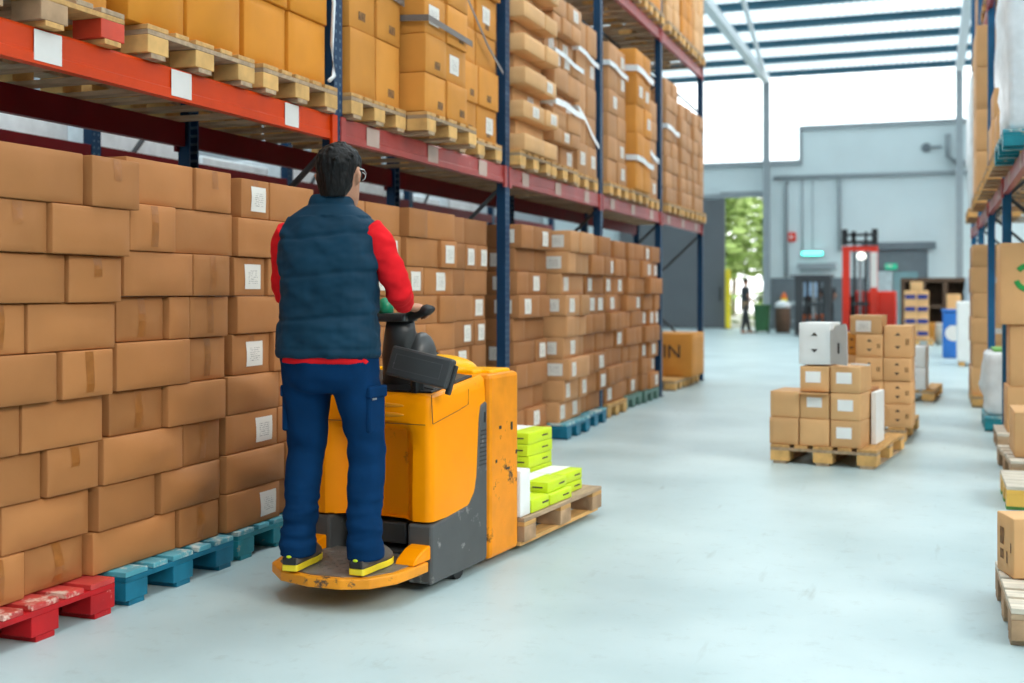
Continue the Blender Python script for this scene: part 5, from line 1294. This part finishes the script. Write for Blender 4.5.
def lift_truck(loc, lbl, body, mast_m, wide, tall, carriage):
    o = root('forklift_truck', loc, lbl, 'forklift')
    for s in (-1, 1):
        g = G(); g.box(s * wide - .11, s * wide + .11, -.12, .12, .05, tall, b=.02); ob('mast_rail', g, M[mast_m], o)
        g = G(); g.box(s * (wide - .25) - .04, s * (wide - .25) + .04, .0, .10, .1, tall * (1.16 if carriage else .95)); ob('inner_mast', g, M['black'], o)
    g = G(); g.box(-wide - .12, wide + .12, -.10, .10, tall - .16, tall, b=.02); ob('mast_crosshead', g, M[mast_m], o)
    g = G(); g.box(-wide + .15, wide - .15, -.06, .0, .35, .5); ob('mast_brace', g, M['darksteel'], o)
    g = G(); g.box(-wide + .15, wide - .15, -.06, .0, .9, 1.0); ob('mast_brace', g, M['darksteel'], o)
    g = G(); g.tube([(0, .02, .1), (0, .02, tall * .95)], .05, 10); ob('lift_cylinder', g, M['steel'], o)
    if carriage:
        g = G()
        for s in (-1, 1): g.box(s * .45 - .09, s * .45 + .09, -.24, -.14, tall + .02, tall + .52, b=.01)
        g.box(-.45, .45, -.22, -.16, tall + .06, tall + .16); g.box(-.45, .45, -.22, -.16, tall + .30, tall + .38); g.box(-.25, -.12, -.22, -.16, tall + .1, tall + .46)
        ob('fork_carriage', g, M['black'], o)
    g = G(); g.box(-.2, 1.05, .35, 1.7, .18, 1.35, b=.05) if carriage else g.box(-wide, wide, .2, 1.4, .18, .62, b=.05); ob('chassis', g, M[body], o)
    if carriage:
        g = G(); g.box(-.55, -.2, .3, 1.7, .1, 1.2, b=.03); ob('battery_box', g, M['black'], o)
        g = G(); g.ell((.05, -.2, tall - .32), (.14, .06, .12), 14, 9); ob('work_lamp', g, M['headlamp'], o, smooth=True)
        g = G(); g.box(wide - .10, wide + .10, -.14, -.12, tall - 1.3, tall - .2); ob('mast_label', g, M['plainwhite'], o, label='white strip along the mast rail')
    else:
        g = G(); g.box(-wide - .3, wide + .1, .3, 1.3, tall, tall + .06, b=.01); ob('overhead_guard', g, M['darksteel'], o)
        g = G(); g.box(-.35, .0, .5, .9, .62, .72, b=.03); g.box(-.35, .0, .86, .95, .7, 1.2, b=.03); ob('seat', g, M['black'], o)
    for s in (-1, 1):
        g = G(); g.box(s * .35 - .06, s * .35 + .06, -1.2, -.1, .06, .11, b=.01); ob('fork', g, M['darksteel'], o)
        for y in (.0, 1.4): g = G(); g.tube([(s * (wide + .04) - .06, y, .17), (s * (wide + .04) + .06, y, .17)], .17, 14); ob('wheel', g, M['black'], o)
    return o
lift_truck((-2.09, 38.0, 0), 'bright red forklift with tall red mast at the back of the hall', 'red', 'red', .42, 2.76, True)
lift_truck((-3.35, 36.2, 0), 'low orange lift truck with dark mast beside the red forklift', 'orange', 'darksteel', .42, 1.78, False)
small_person((-3.2, 39.6, .0), math.radians(20), 'distant person in dark clothes with orange cap behind the low lift truck', 'darkcloth', 'darkcloth', 'darkcloth', 'orange', 1.02)
o = root('crate_shelf', (0.10, 37.2, 0), 'dark brown wooden crate rack behind the navy banded boxes', 'shelf')
for x in (-.9, -0.3, .3, .9): g = G(); g.box(x - .06, x + .06, -.4, .4, 0, 1.72); ob('upright_panel', g, M['brown'], o)
for z in (.1, .85, 1.62): g = G(); g.box(-.95, .95, -.42, .42, z, z + .08); ob('shelf_board', g, M['brown'], o)
g = G(); g.box(-.95, .95, .40, .44, 0, 1.75); ob('back_panel', g, M['brown'], o)
for q, (x, y, w, h, m, lb) in enumerate(((0.55, 32.2, .34, .92, 'tan', 'upright tan box by the far end of the rack across the aisle'), (.1, 33.2, .3, .5, 'honey', 'small brown box before the crate rack'))):
    g = None; carton('cardboard_box', lb, gM, (x, y, 0.0 if q else 0.35), .35, w, h, m, FR, n=3)
    if not q:
        g = G(); g.box(.3, .8, 31.95, 32.45, 0, .35, b=.01); tag(ob('wooden_crate', g, M['brown']), 'dark low crate under the upright tan box', 'crate')
wrapped('grey plastic covered drum pile by the far rack end', 1.05, 26.8, .9, .7, .7, .75, 411, 'greybag', 'grey_bag', 'bag', None)
g = G(); g.box(.72, 1.4, 26.4, 27.2, 0, .9, b=.02); tag(ob('steel_crate', g, M['palegrey']), 'pale crate under the grey bag by the far rack end', 'crate')
o = root('blue_container', (.42, 25.2, 0), 'blue plastic container standing by the far rack end', 'container')
g = G(); g.box(-.2, .2, -.4, .4, .0, .92, b=.03); ob('container_body', g, M['bluepl'], o); g = G(); g.box(-.22, .22, -.42, .42, .92, .97, b=.01); ob('lid', g, M['bluepl'], o)
g = G(); g.tube([(0, -.405, .5), (0, -.40, .5)], .16, 16, up=(0, 0, 1)); ob('round_label', g, M['plainwhite'], o)
o = root('white_crate', (.72, 22.6, 0), 'tall white cabinet crate by the end post across the aisle', 'crate')
g = G(); g.box(-.28, .28, -.4, .4, .08, 1.15, b=.02); ob('crate_body', g, M['white_card'], o)
for s in (-1, 1): g = G(); g.box(s * .2 - .05, s * .2 + .05, -.38, .38, 0, .08); ob('skid', g, M['wood'], o)
o = root('white_drum', (0.30, 31.2, 0), 'pale drum beside the navy banded boxes', 'drum')
g = G(); g.rings([oval(.05, 0, 0, .24, .24, 18, 0, 2), oval(.05, 0, .25, .26, .26, 18, 0, 2), oval(.05, 0, .5, .24, .24, 18, 0, 2)]); ob('drum_body', g, M['palegrey'], o, smooth=True)
g = G(); g.rings([oval(.05, 0, .5, .25, .25, 18, 0, 2), oval(.05, 0, .54, .25, .25, 18, 0, 2)]); ob('lid', g, M['whitesteel'], o)

for q in range(4):  # unseen lamps added to brighten the floor and the rack across the aisle
    o = root('high_bay_lamp', (-1.4, 1.5 + 6.6 * q, 8.3), f'white strip lamp hung over the aisle, {ORD[q]} from the camera end', 'lamp', 'strip lamps over the aisle')
    g = G(); g.box(-.32, .32, -1.3, 1.3, 0.0, .12, b=.02); ob('lamp_housing', g, M['whitesteel'], o)
    for sy in (-1, 1): g = G(); g.tube([(0, sy, .12), (0, sy, .7)], .01, 6); ob('hanger', g, M['steel'], o)
    l = bpy.data.lights.new('strip_lamp_light', 'AREA'); l.shape = 'RECTANGLE'; l.size = 0.55; l.size_y = 2.5; l.energy = 150; l.color = (1.0, 0.98, 0.95)
    lo = lk(bpy.data.objects.new('strip_lamp_light', l)); lo.location = (-1.4, 1.5 + 6.6 * q, 8.29)
# ------------------------------------------------------------------ light, camera
W = bpy.data.worlds.new('overcast_sky'); SC.world = W; W.use_nodes = True
bg = W.node_tree.nodes['Background']; bg.inputs[0].default_value = (0.96, 0.985, 1.0, 1); bg.inputs[1].default_value = 4.0
def sun(name, rotv, e, ang, col):
    l = bpy.data.lights.new(name, 'SUN'); l.energy = e; l.angle = math.radians(ang); l.color = col
    o = lk(bpy.data.objects.new(name, l)); d = Vector(rotv); o.rotation_euler = d.to_track_quat('-Z', 'Y').to_euler(); return o
sun('sun', (-0.75, 0.35, -0.50), 3.0, 20, (1.0, 0.90, 0.76))

cam = bpy.data.cameras.new('camera'); co = lk(bpy.data.objects.new('camera', cam)); SC.camera = co
F = 1165.0
th = math.atan((931 - 512) / F)
co.location = (0, 0, 1.32); co.rotation_euler = (PI / 2, 0, th)
cam.sensor_width = 36; cam.lens = F * 36 / 1024; cam.shift_y = -(341.5 - 292) / 1024
cam.clip_end = 200
cam.dof.use_dof = True; cam.dof.focus_distance = 5.0; cam.dof.aperture_fstop = 1.9
SC.cycles.use_denoising = True
SC.view_settings.view_transform = 'Standard'; SC.view_settings.look = 'None'; SC.view_settings.gamma = 1; SC.view_settings.use_curve_mapping = False
SC.view_settings.exposure = -0.38
